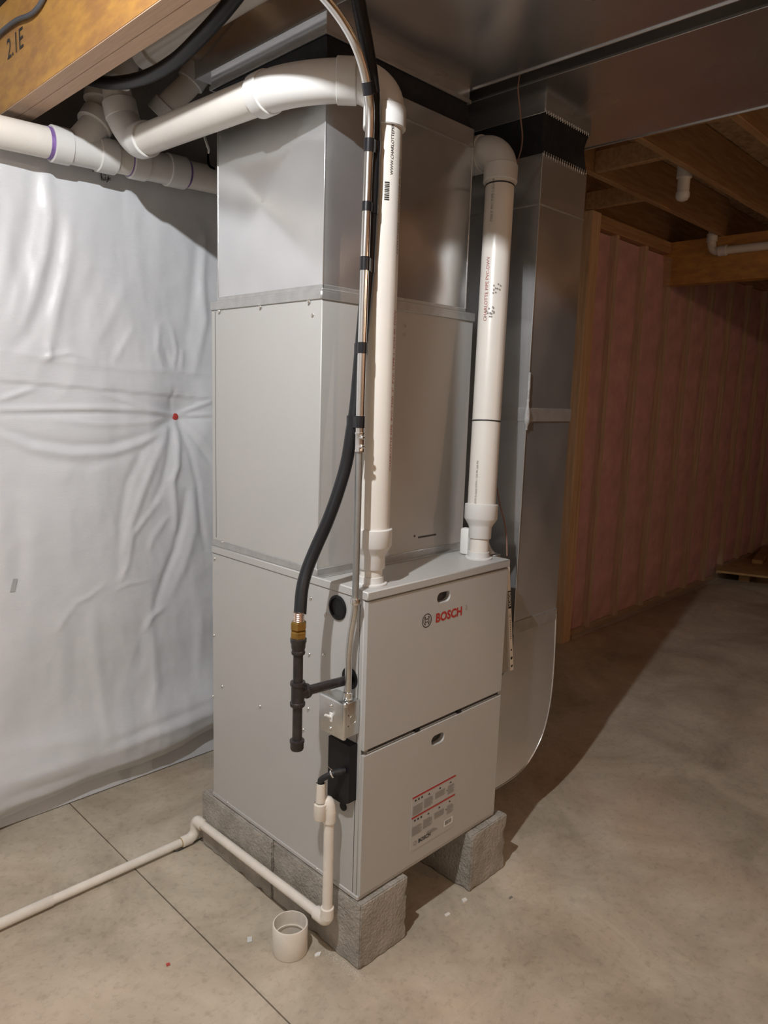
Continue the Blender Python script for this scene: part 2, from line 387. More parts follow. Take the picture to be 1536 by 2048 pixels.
def puff(X, Z):
    h = .018*noise.noise(V((X*2.1, 0, Z*1.1))) + .007*noise.noise(V((X*6, 3, Z*3)))
    sk = X+.12*Z+.05*noise.noise(V((X*3, 1, Z*2)))
    h += .0032*noise.noise(V((sk*12, 5, Z*3.0))) + .0009*noise.noise(V((sk*34, 8, Z*11))) - .004*abs(noise.noise(V((X*9, 11, Z*7))))
    if -1.0 < X < .6:
        for pl, amp, wd in RW:
            best = 9; bt = 0; n = len(pl)-1
            for i in range(n):
                d, t = seg_dist(X, Z, pl[i], pl[i+1])
                if d < best: best = d; bt = (i+t)/n
            if best < wd*3:
                e = math.sin(PI*(.08+.84*bt))**.6
                h += .62*amp*e*math.exp(-(best/wd)**2)
    dc = math.hypot(X-capP.x, Z-capP.z); h -= .030*math.exp(-(dc/.075)**2)
    dz = Z-lapz(X)
    if dz > 0: h += .006*min(1, dz/.004)
    hz = Z-lerp(HEM, X)
    h += .045*math.exp(-((hz-.13)/.13)**2) - .03*math.exp(-(hz/.03)**2)
    return h
def blanket(b):
    X = [-3.2+.1*i for i in range(22)] + [-1.0+.0075*i for i in range(200)] + [.5+.08*i for i in range(30)]
    nz = 300
    for x in X:
        z0 = lerp(HEM, x)
        for k in range(nz+1):
            z = z0+(2.405-z0)*k/nz; b.verts.new((x, BY-puff(x, z), z))
    b.verts.ensure_lookup_table()
    for i in range(len(X)-1):
        for k in range(nz):
            a = i*(nz+1)+k; b.faces.new((b.verts[a], b.verts[a+nz+1], b.verts[a+nz+2], b.verts[a+1]))
bl = thing('insulation_blanket', (-.2, BY, 0), 'wrinkled white vinyl insulation blanket hung on the foundation wall', 'insulation')
part(bl, 'facing', BLANKET, blanket, smooth=180)
part(bl, 'inner_layer', BLANKET, lambda b: box(b, (-3.1, 1.343, .005), (2.8, 1.356, 2.40)))
capc = V((capP.x, BY-puff(capP.x, capP.z), capP.z))
part(bl, 'cap_nail', REDCAP, lambda b: lathe(b, capc+V((0, .004, 0)), (0, -1, 0), [(0, .013), (.005, .0135), (.007, .011), (.0075, .005)]), label='round red plastic nail cap')
def scrawl(b):
    for st in ([(198,346),(200,357),(206,362)], [(199,352),(199,362),(204,362)], [(207,356),(207,362),(211,361)], [(212,356),(212,364),(209,366)], [(214,354),(214,362)], [(218,357),(214,360),(218,362)],
               [(181,333),(184,342),(182,345)], [(199,344),(206,346),(207,353)]):
        q = []
        for x, y in st:
            p = at(x, y, Y=BY); p.y = BY-puff(p.x, p.z)-.004; q.append(p)
        tube(b, q, .0012, 6)
part(bl, 'ink_scrawl', INK, scrawl)['kind'] = 'stuff'
def scuff(b):
    p = at(27, 1170, Y=BY); y = BY-puff(p.x, p.z)-.004
    prism(b, [(p.x-.012, y, p.z-.022), (p.x+.004, y, p.z-.024), (p.x+.014, y, p.z+.02), (p.x, y, p.z+.022)], (0, .001, 0))
part(bl, 'scuff_mark', mat('grey_scuff', (.42, .42, .42), .6), scuff)

# ------------------------------------------------------------------ beams
def beam(name, x0, x1, y0, y1, label):
    e = thing(name, ((x0+x1)/2, (y0+y1)/2, 2.43), label, 'beam')
    n = 2; t = (x1-x0)/n
    for i in range(n): pbox(e, 'ply', LVL, (x0+t*i+.0006, y0, 2.43), (x0+t*(i+1)-.0006, y1, JZ), .002)
    return e
b1 = beam('support_beam', -.385, -.296, -4.9, 1.352, 'orange laminated support beam stamped 2.1E above the blanket')
for i in (0, 1):
    x0 = -.385+.0445*i
    pbox(b1, 'edge_grain', LVLB, (x0+.001, -4.9, 2.4285), (x0+.0435, 1.352, 2.4305))
tp = at(14, 120, X=-.3865)
text_part(b1, 'stamp', INK, [('2.1E', .085, 0, 0, .0)], lambda x, y: V((-.3862, tp.y-x*.95, tp.z+y*.95)))
b2 = beam('support_beam', 4.0, 4.089, -4.9, PY+.09, 'dark orange beam under the joists at the pink insulated wall')
bm = bmesh.new(); tube(bm, spline([(-.394, 1.345, 2.62), (-.394, 1.30, 2.645), (-.394, 1.15, 2.640), (-.394, 1.02, 2.620), (-.394, .93, 2.635), (-.394, .80, 2.70), (-.394, .7, 2.8)]), .0065, 10)
tag(obj('electrical_cable', bm, WIREG), 'grey electrical cable running along the side of the orange beam', 'cable')

# ------------------------------------------------------------------ concrete blocks
def block_mesh(name, seed):
    t = bmesh.new(); bmesh.ops.create_cube(t, size=1)
    for v in t.verts: v.co = V((v.co.x*.19, v.co.y*.4, (v.co.z+.5)*.199))
    bmesh.ops.bevel(t, geom=list(t.edges), offset=.0035, segments=2, affect='EDGES')
    bmesh.ops.subdivide_edges(t, edges=[e for e in t.edges if e.calc_length() > .03], cuts=14, use_grid_fill=True)
    for v in t.verts:
        c = v.co; n = noise.noise(c*22+V((seed, 0, 0)))*.0022+noise.noise(c*70+V((seed, 9, 0)))*.0012
        ed = sum(1 for a, l in ((abs(c.x), .095), (abs(c.y), .1985), (abs(c.z-.0995), .0995)) if l-a < .008)
        if ed >= 2: n -= max(0, noise.noise(c*30+V((0, seed, 4))))*.010
        d = V((c.x/.095, c.y/.2, (c.z-.1)/.1)); d = V(tuple(x**5 for x in d)); v.co = c + d.normalized()*n
        v.co.z = max(v.co.z, 0.0002) if c.z < .01 else min(v.co.z, .2)
    me = bpy.data.meshes.new(name); t.to_mesh(me); t.free(); me.materials.append(CMU); me.shade_smooth(); me.set_sharp_from_angle(angle=math.radians(50)); return me
HB = .2000
for i, (x, y, rz, lab) in enumerate((
    (.088, .185, 0, 'solid concrete block under the front corner beside the white coupling'),
    (.082, .5865, .012, 'solid concrete block beside the bend of the white floor drain pipe'),
    (.573, .178, 0, 'solid concrete block under the furnace below the warning label, shadow on its inner side'),
    (.573, .5795, .0, 'rear concrete block under the furnace beside the curved return boot'))):
    o = place(None, 'concrete_block', block_mesh('concrete_block', i*3.7), (x, y, 0), (0, 0, rz))
    tag(o, lab, 'concrete block', 'blocks carrying the furnace')

# ------------------------------------------------------------------ furnace
FW, FD, Z0, Z1 = .624, .734, .2015, 1.083
fz = thing('gas_furnace', (.31, .36, Z0), 'grey gas furnace with red BOSCH lettering standing on concrete blocks', 'furnace')
pbox(fz, 'cabinet', PAINT, (0, .024, Z0), (FW, FD, Z1-.024), .002)
pbox(fz, 'base_rail', PAINT, (-.003, .004, Z0), (FW+.003, FD+.003, Z0+.013), .002)
pbox(fz, 'top_lid', PAINT, (-.003, -.003, Z1-.024), (FW+.003, FD, Z1), .003)
pbox(fz, 'corner_post', PAINT, (.0, .012, Z0+.01), (.03, .03, Z1-.02), .002)
def stadium(cx, cz, w_, h_, n=10):
    r = h_/2; o = []
    for i in range(n+1): a = -PI/2+PI*i/n; o.append((cx+w_/2-r+r*math.cos(a), cz+r*math.sin(a)))
    for i in range(n+1): a = PI/2+PI*i/n; o.append((cx-w_/2+r+r*math.cos(a), cz+r*math.sin(a)))
    return o
def door(name, x0, x1, z0, z1, hx, hz):
    c = bpy.data.curves.new('d', 'CURVE'); c.dimensions = '2D'; c.fill_mode = 'BOTH'; c.extrude = .0085; c.bevel_depth = .0015; c.bevel_resolution = 1; c.offset = -.0015
    for pl in ([(x0, z0), (x1, z0), (x1, z1), (x0, z1)], stadium(hx, hz, .058, .030)):
        s = c.splines.new('POLY'); s.points.add(len(pl)-1); s.use_cyclic_u = True
        for p, (a, b) in zip(s.points, pl): p.co = (a, b, 0, 1)
    t = bpy.data.objects.new('d', c); COL.objects.link(t); bpy.context.view_layer.update()
    me = bpy.data.meshes.new_from_object(t.evaluated_get(bpy.context.evaluated_depsgraph_get()))
    bpy.data.objects.remove(t)
    for v in me.vertices: v.co = V((v.co.x, .010-v.co.z, v.co.y))
    me.flip_normals()
    o = obj(name, me, PAINT, fz, 30)
    def cup(b):
        pl = stadium(hx, hz, .060, .032); a = [b.verts.new((x, .012, z)) for x, z in pl]; d = [b.verts.new((x, .023, z-.003)) for x, z in stadium(hx, hz, .052, .024)]
        for i in range(len(a)): j = (i+1) % len(a); b.faces.new((a[i], a[j], d[j], d[i]))
        b.faces.new(d)
    part(o, 'handle_recess', PAINT_D, cup)
    return o
hu = at(888, 1194, Y=0); hl = at(876, 1478, Y=0)
zu0 = at(722, 1506, Y=0).z; zu1 = at(735, 1203, Y=0).z; zl1 = at(721, 1517, Y=0).z
ud = door('upper_door', .002, FW-.002, zu0, Z1-.0275, hu.x, hu.z)
ld = door('lower_door', .002, FW-.002, Z0+.014, zl1, hl.x, hl.z)
pbox(fz, 'door_gap_channel', PAINT_D, (.004, .012, zl1-.004), (FW-.004, .026, zu0+.004))
pbox(fz, 'gap_strip', ZINC, (.02, .006, zl1+.001), (FW-.02, .014, zl1+.0045))
for x in (.21, .40): pbox(fz, 'door_clip', BLKP, (x, .001, zl1+.002), (x+.018, .014, zu0+.003), .001)
# logo + brand name
lg = at(853.5, 1241, Y=0); bt0 = at(870.5, 1247, Y=0); bt1 = at(923, 1230, Y=0)
def anchor(b):
    cxx, czz = lg.x, lg.z
    def ring(r0, r1, n=40, a0=0, a1=2*PI):
        for i in range(n):
            p, q = a0+(a1-a0)*i/n, a0+(a1-a0)*(i+1)/n
            quad(b, *[(cxx+r*math.cos(a), -.0006, czz+r*math.sin(a)) for r, a in ((r0, p), (r1, p), (r1, q), (r0, q))])
    ring(.0180, .0203)
    ring(.0125, .0145, 14, -1.05, 1.05); ring(.0125, .0145, 14, PI-1.05, PI+1.05)
    for s in (-1, 1):
        quad(b, (cxx+s*.0055, -.0006, czz-.0135), (cxx+s*.0075, -.0006, czz-.0125), (cxx+s*.0075, -.0006, czz+.0125), (cxx+s*.0055, -.0006, czz+.0135))
        quad(b, (cxx-.006, -.0006, czz+s*.0045-.001), (cxx+.006, -.0006, czz+s*.0045-.001), (cxx+.006, -.0006, czz+s*.0045+.001), (cxx-.006, -.0006, czz+s*.0045+.001))
part(ud, 'emblem', INK, anchor, 0)
vs, fs = text_geo('BOSCH', .04, .0012); tw = max(v.x for v in vs); sc = (bt1.x-bt0.x)/tw
text_part(ud, 'brand_name', RED, [('BOSCH', .04, 0, 0, .0014)], lambda x, y: V((bt0.x+x*sc, -.0006, lg.z-.0135+y*sc*.98)))
mk = at(931, 1217, Y=0)
part(ud, 'small_mark', INKG, lambda b: [quad(b, (mk.x+dx, -.0006, mk.z+dz), (mk.x+dx+.004, -.0006, mk.z+dz), (mk.x+dx+.004, -.0006, mk.z+dz+.002), (mk.x+dx, -.0006, mk.z+dz+.002)) for dx, dz in ((0, -.004), (.005, -.004), (0, 0), (.004, .004), (0, .008))], 0)
# warning label
la, lb, lc = at(824, 1598, Y=0), at(911, 1551, Y=0), at(820, 1700, Y=0)
lx0, lx1, lz1, lz0 = la.x, lb.x, la.z+.004, lc.z-.008
lw, lh = lx1-lx0, lz1-lz0
lab = pbox(fz, 'warning_label', LABEL, (lx0, -.0008, lz0), (lx1, .0005, lz1), label='silver warning label with two red bars')
def rect(b, u0, v0, u1, v1): quad(b, *[(lx0+u*lw, -.0013, lz0+v*lh) for u, v in ((u0, v0), (u1, v0), (u1, v1), (u0, v1))])
part(lab, 'red_bar', RED, lambda b: (rect(b, 0, .965, 1, 1), rect(b, 0, .60, 1, .632)), 0)
def finetext(b):
    for base in (.66, .28):
        for u0, u1, v0, v1 in ((.02, .24, 0, .17), (.27, .47, .02, .20), (.52, .75, .08, .20), (.82, .97, .03, .20)):
            n = int((v1-v0)/.017)
            for i in range(n):
                v = base+v0+i*.017; rect(b, u0, v, u1-(random.random()*.06 if i % 3 == 0 else 0), v+.008)
    for i in range(4): rect(b, .36, .14+i*.018, .62-.03*i, .148+i*.018)
part(lab, 'fine_print', INKG, finetext, 0)['kind'] = 'stuff'
def icons(b):
    for base in (.90, .535):
        for u in (.06, .13, .20): rect(b, u, base, u+.035, base+.032)
        for u in (.38, .63, .88):
            quad(b, (lx0+(u-.025)*lw, -.0013, lz0+(base-.012)*lh), (lx0+(u+.025)*lw, -.0013, lz0+(base-.012)*lh), (lx0+(u+.003)*lw, -.0013, lz0+(base+.02)*lh), (lx0+(u-.003)*lw, -.0013, lz0+(base+.02)*lh))
        rect(b, .79, base-.13, .808, base-.11)
part(lab, 'pictograms', INK, icons, 0)['kind'] = 'stuff'
part(lab, 'barcode_panel', WHITE, lambda b: rect(b, .76, .09, .97, .215), 0)
def bars(b):
    u = .785
    while u < .94:
        d = random.choice((.006, .010, .004)); q = lambda u0, v0, u1, v1: quad(b, *[(lx0+a*lw, -.0016, lz0+c*lh) for a, c in ((u0, v0), (u1, v0), (u1, v1), (u0, v1))])
        q(u, .115, u+d, .20); u += d+random.choice((.005, .008))
part(lab, 'barcode', INK, bars, 0)
text_part(lab, 'maker_name', INK, [('BOSCH', .017, .034, .016, .0006)], lambda x, y: V((lx0+x, -.0013, lz0+y)))
part(lab, 'maker_emblem', INKG, lambda b: [quad(b, *[(lx0+.020+r*math.cos(a), -.0013, lz0+.022+r*math.sin(a)) for r, a in ((.005, p), (.007, p), (.007, p+.393), (.005, p+.393))]) for p in [i*.3927 for i in range(16)]], 0)
# screws on the side panel
def screw(b): lathe(b, (0, 0, 0), (-1, 0, 0), [(0, .0048), (.001, .0048), (.002, .0038), (.0042, .0034), (.0048, .002)], 10)
scm = mesh_of('screw', BRIGHT, screw)
for x, y in ((430,1117),(429,1270),(445,1372),(521,1412),(622,1196),(651,1228),(648,1309),(619,1308),(617,1417),(607,1459),(427,1392),(456,1605),(635,1737),(699,1786),(500,1640)):
    p = at(x, y, X=0); place(fz, 'screw', scm, (-.0006, p.y, p.z))
# black plug, gas grommet
pl = at(676, 1215, X=0)
part(fz, 'hole_plug', BLKP, lambda b: lathe(b, pl, (-1, 0, 0), [(0, .034), (.004, .034), (.006, .031), (.006, .027), (.001, .025), (.001, .0)], 32))
gr = at(700, 1356, X=0)
part(fz, 'gas_grommet', BLKP, lambda b: lathe(b, gr, (-1, 0, 0), [(0, .030), (.0025, .030), (.003, .026), (.003, .016)], 28))
# condensate trap
def trap(b):
    ty0, ty1 = at(661, 1500, X=-.02).y, at(704, 1500, X=-.02).y
    za, zb, zc = at(662, 1470, X=-.02).z, at(660, 1588, X=-.02).z, at(690, 1604, X=-.02).z
    prism(b, [(0, ty0, za), (0, ty0, zb), (0, ty1+.022, zc-.004), (0, ty1, zc+.008), (0, ty1, za)], (-.028, 0, 0))
    t = bmesh.new()
part(fz, 'condensate_trap', BLKP, trap, 30)
sp = at(706, 1546, X=0); part(fz, 'trap_screw', BLKP, lambda b: lathe(b, sp, (-1, 0, 0), [(0, .009), (.006, .009), (.006, .005), (.009, .0045)], 14))
sp2 = at(687, 1612, X=0); part(fz, 'drain_knockout', BLKP, lambda b: lathe(b, sp2, (-1, 0, 0), [(0, .013), (.003, .013)], 18))

# ------------------------------------------------------------------ coil cabinet on top of the furnace
GX0, GX1, GY0, GY1, GZ = .0025, .640, .2045, .734, 1.853
cc = thing('coil_cabinet', (.32, .47, Z1), 'plain grey evaporator coil cabinet on top of the furnace', 'cabinet')
pbox(cc, 'case', PAINT, (GX0, GY0, Z1+.002), (GX1, GY1, GZ-.02), .002)
pbox(cc, 'side_seam', PAINT_D, (GX0-.0006, GY1-.022, Z1+.03), (GX0+.002, GY1-.0205, GZ-.03))
def ringstrip(b, x0, x1, y0, y1, z0, z1, t, bev=.0015):
    box(b, (x0-t, y0-t, z0), (x1+t, y0, z1), bev); box(b, (x0-t, y0, z0), (x0, y1, z1), bev); box(b, (x1, y0, z0), (x1+t, y1, z1), bev)
part(cc, 'top_flange', CLEAT, lambda b: (ringstrip(b, GX0, GX1, GY0, GY1, GZ-.026, GZ-.004, .004), box(b, (GX0-.004, GY0-.004, GZ-.006), (GX1+.004, GY1, GZ+.001), .001)))
part(cc, 'bottom_tape', CLEAT, lambda b: (ringstrip(b, GX0, GX1, GY0, GY1, Z1+.0005, Z1+.022, .0025), box(b, (GX0-.002, GY0-.022, Z1+.0005), (GX1, GY0, Z1+.0025), .0005)))
for x, y in ((441,619),(523,609),(620,598)):
    p = at(x, y, X=GX0); place(cc, 'screw', scm, (GX0-.0042, p.y, GZ-.03))
for x, y in ((626,630),(446,1084)):
    p = at(x, y, X=GX0); place(cc, 'screw', scm, (GX0-.0006, p.y, p.z))
sa, sb = at(836, 1075, Y=GY0), at(872, 1069, Y=GY0)
pbox(cc, 'access_slot', PAINT_D, (sa.x, GY0-.0008, sa.z-.003), (sb.x, GY0+.002, sa.z+.003), .0005)
sa = at(829, 1072, Y=GY0); part(cc, 'access_hole', PAINT_D, lambda b: lathe(b, (sa.x, GY0+.001, sa.z), (0, -1, 0), [(0, .004), (.0016, .004)], 12))
sa = at(809, 661, Y=GY0); part(cc, 'sight_ring', PAINT, lambda b: [lathe(b, (sa.x, GY0+.001, sa.z+d), (0, -1, 0), [(0, .007), (.003, .0065), (.003, .0045), (.0012, .004)], 16) for d in (-.012, .012)])

# ------------------------------------------------------------------ supply plenum
QX0, QX1, QY0, QY1, QZ = .006, .600, .2075, .700, 2.397
sp_ = thing('supply_plenum', (.3, .45, GZ), 'galvanised sheet metal supply plenum above the coil cabinet', 'duct')
def crossbreak(b, p00, p10, p11, p01, nrm, h, n=24):
    """panel with a cross break: shallow ridges from the corners, plus a little oil canning"""
    p00, p10, p11, p01, nrm = map(V, (p00, p10, p11, p01, nrm)); g = []
    for i in range(n+1):
        for k in range(n+1):
            u, v = i/n, k/n
            p = p00*(1-u)*(1-v)+p10*u*(1-v)+p11*u*v+p01*(1-u)*v
            d = min(u, 1-u, v, 1-v)*2; e = h*d+.0016*noise.noise(p*3)*min(1, d*3)
            g.append(b.verts.new(p+nrm*e))
    for i in range(n):
        for k in range(n):
            a = i*(n+1)+k; b.faces.new((g[a], g[a+n+1], g[a+n+2], g[a+1]))
part(sp_, 'side_panel', GALV, lambda b: crossbreak(b, (QX0, QY1, GZ), (QX0, QY0, GZ), (QX0, QY0, QZ-.05), (QX0, QY1, QZ-.05), (-1, 0, 0), .018), 3)
part(sp_, 'front_panel', GALV, lambda b: crossbreak(b, (QX0, QY0, GZ), (QX1, QY0, GZ), (QX1, QY0, QZ-.05), (QX0, QY0, QZ-.05), (0, -1, 0), .017), 3)
part(sp_, 'side_panel', GALV, lambda b: crossbreak(b, (QX1, QY0, GZ), (QX1, QY1, GZ), (QX1, QY1, QZ-.05), (QX1, QY0, QZ-.05), (1, 0, 0), .004), 4)
part(sp_, 'rear_panel', GALV, lambda b: crossbreak(b, (QX1, QY1, GZ), (QX0, QY1, GZ), (QX0, QY1, QZ-.05), (QX1, QY1, QZ-.05), (0, 1, 0), .004), 4)
for x, y in ((QX0, QY0), (QX1, QY0), (QX0, QY1)):
    pbox(sp_, 'corner_seam', GALV, (x-.002, y-.002, GZ), (x+.002, y+.002, QZ), .001)
part(sp_, 'bottom_tape', CLEAT, lambda b: ringstrip(b, QX0, QX1, QY0, QY1, GZ+.001, GZ+.012, .002, .001))
def open_ring(b, lo, hi, t=.002):
    (x0, y0, z0), (x1, y1, z1) = lo, hi
    box(b, (x0-t, y0-t, z0), (x1+t, y0, z1), .0006); box(b, (x0-t, y1, z0), (x1+t, y1+t, z1), .0006)
    box(b, (x0-t, y0, z0), (x0, y1, z1), .0006); box(b, (x1, y0, z0), (x1+t, y1, z1), .0006)
part(sp_, 'top_band', GALV, lambda b: open_ring(b, (QX0, QY0, QZ-.052), (QX1, QY1, QZ)))
part(sp_, 'band_seam', CLEAT, lambda b: open_ring(b, (QX0, QY0, QZ-.054), (QX1, QY1, QZ-.0505), .0032))
# collar under trunk (belongs to trunk); canvas between
CX0, CX1, CY0, CY1 = -.008, .548, .192, .705
def canvas(b, lo, hi, dip):
    (ax0, ay0, ax1, ay1, az), (bx0, by0, bx1, by1, bz) = lo, hi
    n = 26; rows = 6; ring = []
    for r in range(rows+1):
        t = r/rows; x0, y0, x1, y1, z = [a+(c-a)*t for a, c in zip((ax0, ay0, ax1, ay1, az), (bx0, by0, bx1, by1, bz))]
        pts = []
        for (pa, pb) in (((x0, y0), (x1, y0)), ((x1, y0), (x1, y1)), ((x1, y1), (x0, y1)), ((x0, y1), (x0, y0))):
            for i in range(n):
                u = i/n; px, py = pa[0]+(pb[0]-pa[0])*u, pa[1]+(pb[1]-pa[1])*u
                s = math.sin(PI*t)*(dip+.010*noise.noise(V((px*14, py*14, t*2))))
                cx_, cy_ = (x0+x1)/2, (y0+y1)/2
                d = V((px-cx_, py-cy_, 0)).normalized(); pts.append(b.verts.new((px-d.x*s, py-d.y*s, z)))
        ring.append(pts)
    for a, c in zip(ring, ring[1:]):
        for i in range(len(a)): j = (i+1) % len(a); b.faces.new((a[i], a[j], c[j], c[i]))
part(sp_, 'flexible_connector', CANVAS, lambda b: canvas(b, (QX0, QY0, QX1, QY1, QZ-.004), (CX0, CY0, CX1, CY1, 2.462), .010), 60)

# ------------------------------------------------------------------ trunk ducts
TZ = 2.4945
def trunk_body(b, x0, x1, y0, y1, z0, z1, t=.0015, ny=40, nx=10, seed=0):
    g = []
    for i in range(nx+1):
        for k in range(ny+1):
            x = x0+(x1-x0)*i/nx; y = y0+(y1-y0)*k/ny; e = min(i, nx-i)/nx*2
            g.append(b.verts.new((x, y, z0-.004*e-.006*e*noise.noise(V((x*2.2+seed, y*2.2, 0))))))
    for i in range(nx):
        for k in range(ny):
            a = i*(ny+1)+k; b.faces.new((g[a], g[a+1], g[a+ny+2], g[a+ny+1]))
    g = []
    for k in range(ny+1):
        for i in range(7):
            y = y0+(y1-y0)*k/ny; z = z0+(z1-z0)*i/6; e = math.sin(PI*i/6); n = .007*e*noise.noise(V((seed+2, y*2.6, z*5)))
            g.append((b.verts.new((x0-n, y, z)), b.verts.new((x1+n, y, z))))
    for k in range(ny):
        for i in range(6):
            a = k*7+i
            for s in (0, 1): b.faces.new((g[a][s], g[a+1][s], g[a+8][s], g[a+7][s]))
    quad(b, (x0, y1, z0), (x1, y1, z0), (x1, y1, z1), (x0, y1, z1)); quad(b, (x0, y0, z1), (x1, y0, z1), (x1, y1, z1), (x0, y1, z1))
    quad(b, (x0, y0, z0), (x1, y0, z0), (x1, y0, z1), (x0, y0, z1))
st = thing('supply_duct', (.27, -1, TZ), 'wide galvanised supply trunk duct directly over the plenum, below the joists', 'duct')
TX0, TX1 = -.028, .559
part(st, 'duct_body', GALV_T, lambda b: trunk_body(b, TX0, TX1, -3.6, .766, TZ, JZ-.004), 30)
part(st, 'collar', GALV, lambda b: (open_ring(b, (CX0, CY0, 2.452), (CX1, CY1, TZ+.002), .003), ))
part(st, 'collar_lip', CLEAT, lambda b: open_ring(b, (CX0, CY0, 2.452), (CX1, CY1, 2.462), .007))
part(st, 'edge_fold', GALV, lambda b: (box(b, (TX1-.002, -3.6, TZ-.004), (TX1+.003, .766, TZ+.003), .001), box(b, (TX0-.003, -3.6, TZ-.004), (TX0+.002, .766, TZ+.003), .001)))
rt = thing('return_duct', (.95, -1, TZ), 'wide galvanised return trunk duct over the return drop, beside the open joists', 'duct')
RX0, RX1 = .650, 1.262; RZ = 2.505
part(rt, 'duct_body', GALV_T, lambda b: trunk_body(b, RX0, RX1, -3.6, 1.2, RZ, JZ-.004, seed=5), 30)
part(rt, 'edge_fold', GALV, lambda b: (box(b, (RX0-.003, -3.6, RZ-.005), (RX0+.002, 1.2, RZ+.003), .001), box(b, (RX1-.002, -3.6, RZ-.004), (RX1+.003, 1.2, RZ+.003), .001)))

# ------------------------------------------------------------------ return drop
DX0, DX1, DY0, DY1 = .790, 1.062, .080, .640
rd = thing('return_drop', (.93, .36, .22), 'galvanised return air drop with curved boot beside the furnace', 'duct')
def sheetbox(b, x0, x1, y0, y1, z0, z1, h=.0035):
    crossbreak(b, (x0, y0, z0), (x1, y0, z0), (x1, y0, z1), (x0, y0, z1), (0, -1, 0), h, 16); crossbreak(b, (x0, y1, z0), (x0, y0, z0), (x0, y0, z1), (x0, y1, z1), (-1, 0, 0), h, 16)
    crossbreak(b, (x1, y0, z0), (x1, y1, z0), (x1, y1, z1), (x1, y0, z1), (1, 0, 0), h, 16); crossbreak(b, (x1, y1, z0), (x0, y1, z0), (x0, y1, z1), (x1, y1, z1), (0, 1, 0), h, 16)
ZS1, ZS2, ZC = 1.536, .800, 2.352
for a, c in ((ZS2, ZS1), (ZS1, 2.20), (2.20, ZC)):
    part(rd, 'duct_section', GALV, lambda b: sheetbox(b, DX0, DX1, DY0, DY1, a+.001, c-.001, .005 if c-a > .3 else .0006), 2.5)
for z in (ZS1, ZS2): part(rd, 'drive_cleat', CLEAT, lambda b: open_ring(b, (DX0, DY0, z-.022), (DX1, DY1, z+.022), .0035))
part(rd, 'seam', CLEAT, lambda b: open_ring(b, (DX0, DY0, 2.197), (DX1, DY1, 2.203), .0015))
pbox(rd, 'corner_bead', GALV, (DX0-.0025, DY0-.0025, ZS2), (DX0+.0025, DY0+.0025, ZC), .001)
part(rd, 'sealant', mat('duct_sealant', (.40, .40, .39), .7, .2, .2, 40, .4, 90), lambda b: tube(b, [(DX0-.001, DY0-.003, ZS1-.05+.0125*i) for i in range(16)], [.004+.004*abs(noise.noise(V((i*.7, 2, 0)))) + (.005 if 1 < i < 6 else 0) for i in range(16)], 10))
part(rd, 'upper_collar', GALV, lambda b: open_ring(b, (DX0, DY0, 2.470), (DX1, DY1, RZ+.002), .003))
part(rd, 'flexible_connector', CANVAS, lambda b: canvas(b, (DX0, DY0, DX1, DY1, ZC-.002), (DX0, DY0, DX1, DY1, 2.475), .012), 60)
stp = mesh_of('staple_row', BRIGHT, lambda b: [box(b, (DX0+i*.0136, DY0-.0055, 0), (DX0+i*.0136+.005, DY0-.0025, .013), .001) for i in range(20)])
for z in (ZC-.008, 2.464): place(rd, 'crimp_row', stp, (0, 0, z))
# boot: flat front and back plates with a rounded heel, sheet wrapped round
heel = [at(a, b_, Y=DY0) for a, b_ in [(1111, 1245), (1107, 1347), (1103, 1385), (1097, 1430), (1083, 1476), (1061, 1517), (1041, 1542), (1018, 1560), (993, 1574)]]
hp = [(DX1, .80), (1.068, .70), (1.072, .60), (1.070, .50), (1.056, .41), (1.022, .325), (.958, .262), (.893, .233), (.82, .2225), (.73, .2205), (.630, .2205)]
tp_ = [(.630, .62), (.70, .625), (.76, .66), (DX0, .72), (DX0, .80)]
hs = spline([(a, 0, c) for a, c in hp], 5); tsp = spline([(a, 0, c) for a, c in tp_], 4)
outl = [(p.x, DY0-.002, p.z) for p in hs] + [(p.x, DY0-.002, p.z) for p in tsp]
part(rd, 'boot_front', GALV, lambda b: prism(b, outl, (0, .002, 0)), 20)
part(rd, 'boot_back', GALV, lambda b: prism(b, [(x, DY1, z) for x, y, z in outl], (0, .002, 0)), 20)
def wrap(b, pts, t):
    for p, q in zip(pts, pts[1:]): quad(b, (p.x, DY0-t, p.z), (q.x, DY0-t, q.z), (q.x, DY1+t, q.z), (p.x, DY1+t, p.z))
part(rd, 'boot_heel', GALV, lambda b: wrap(b, hs, .003), 60)
part(rd, 'boot_throat', GALV, lambda b: wrap(b, tsp, .0), 60)
part(rd, 'boot_rim', GALV, lambda b: tube(b, [V((p.x, DY0-.002, p.z)) for p in hs], .0028, 8), 60)

pbox(rd, 'filter_rack', GALV, (.634, .095, .25), (.712, .62, 1.072), .002)
# air filter with printed cardboard edge, in the slot between furnace and boot
af = thing('air_filter', (.70, .06, .66), 'white cardboard filter frame with a black printed band between furnace and boot', 'filter')
f0, f1, f2 = at(1012, 1150, Y=.035), at(1027, 1338, Y=.035), at(1015, 1342, Y=.035)
fzt = 1.045; fxt = at(1019.5, 1135, Y=.035).x; fxb = f1.x; fzb = f1.z-.002
fxx = lambda z: fxb+(fxt-fxb)*(z-fzb)/(fzt-fzb)
def slant(b, d0, d1, y0, y1, z0, z1): prism(b, [(fxx(z0)+d0, y0, z0), (fxx(z0)+d1, y0, z0), (fxx(z1)+d1, y0, z1), (fxx(z1)+d0, y0, z1)], (0, y1-y0, 0))
part(af, 'frame', CARD, lambda b: slant(b, -.018, 0, .035, .075, fzb, fzt))
part(af, 'side_sheet', mat('filter_pleats', (.33, .31, .28), .9), lambda b: prism(b, [(.634, .045, fzb-.004), (fxb-.019, .045, fzb-.004), (fxt-.019, .045, 1.03), (.634, .045, 1.03)], (0, .03, 0)))
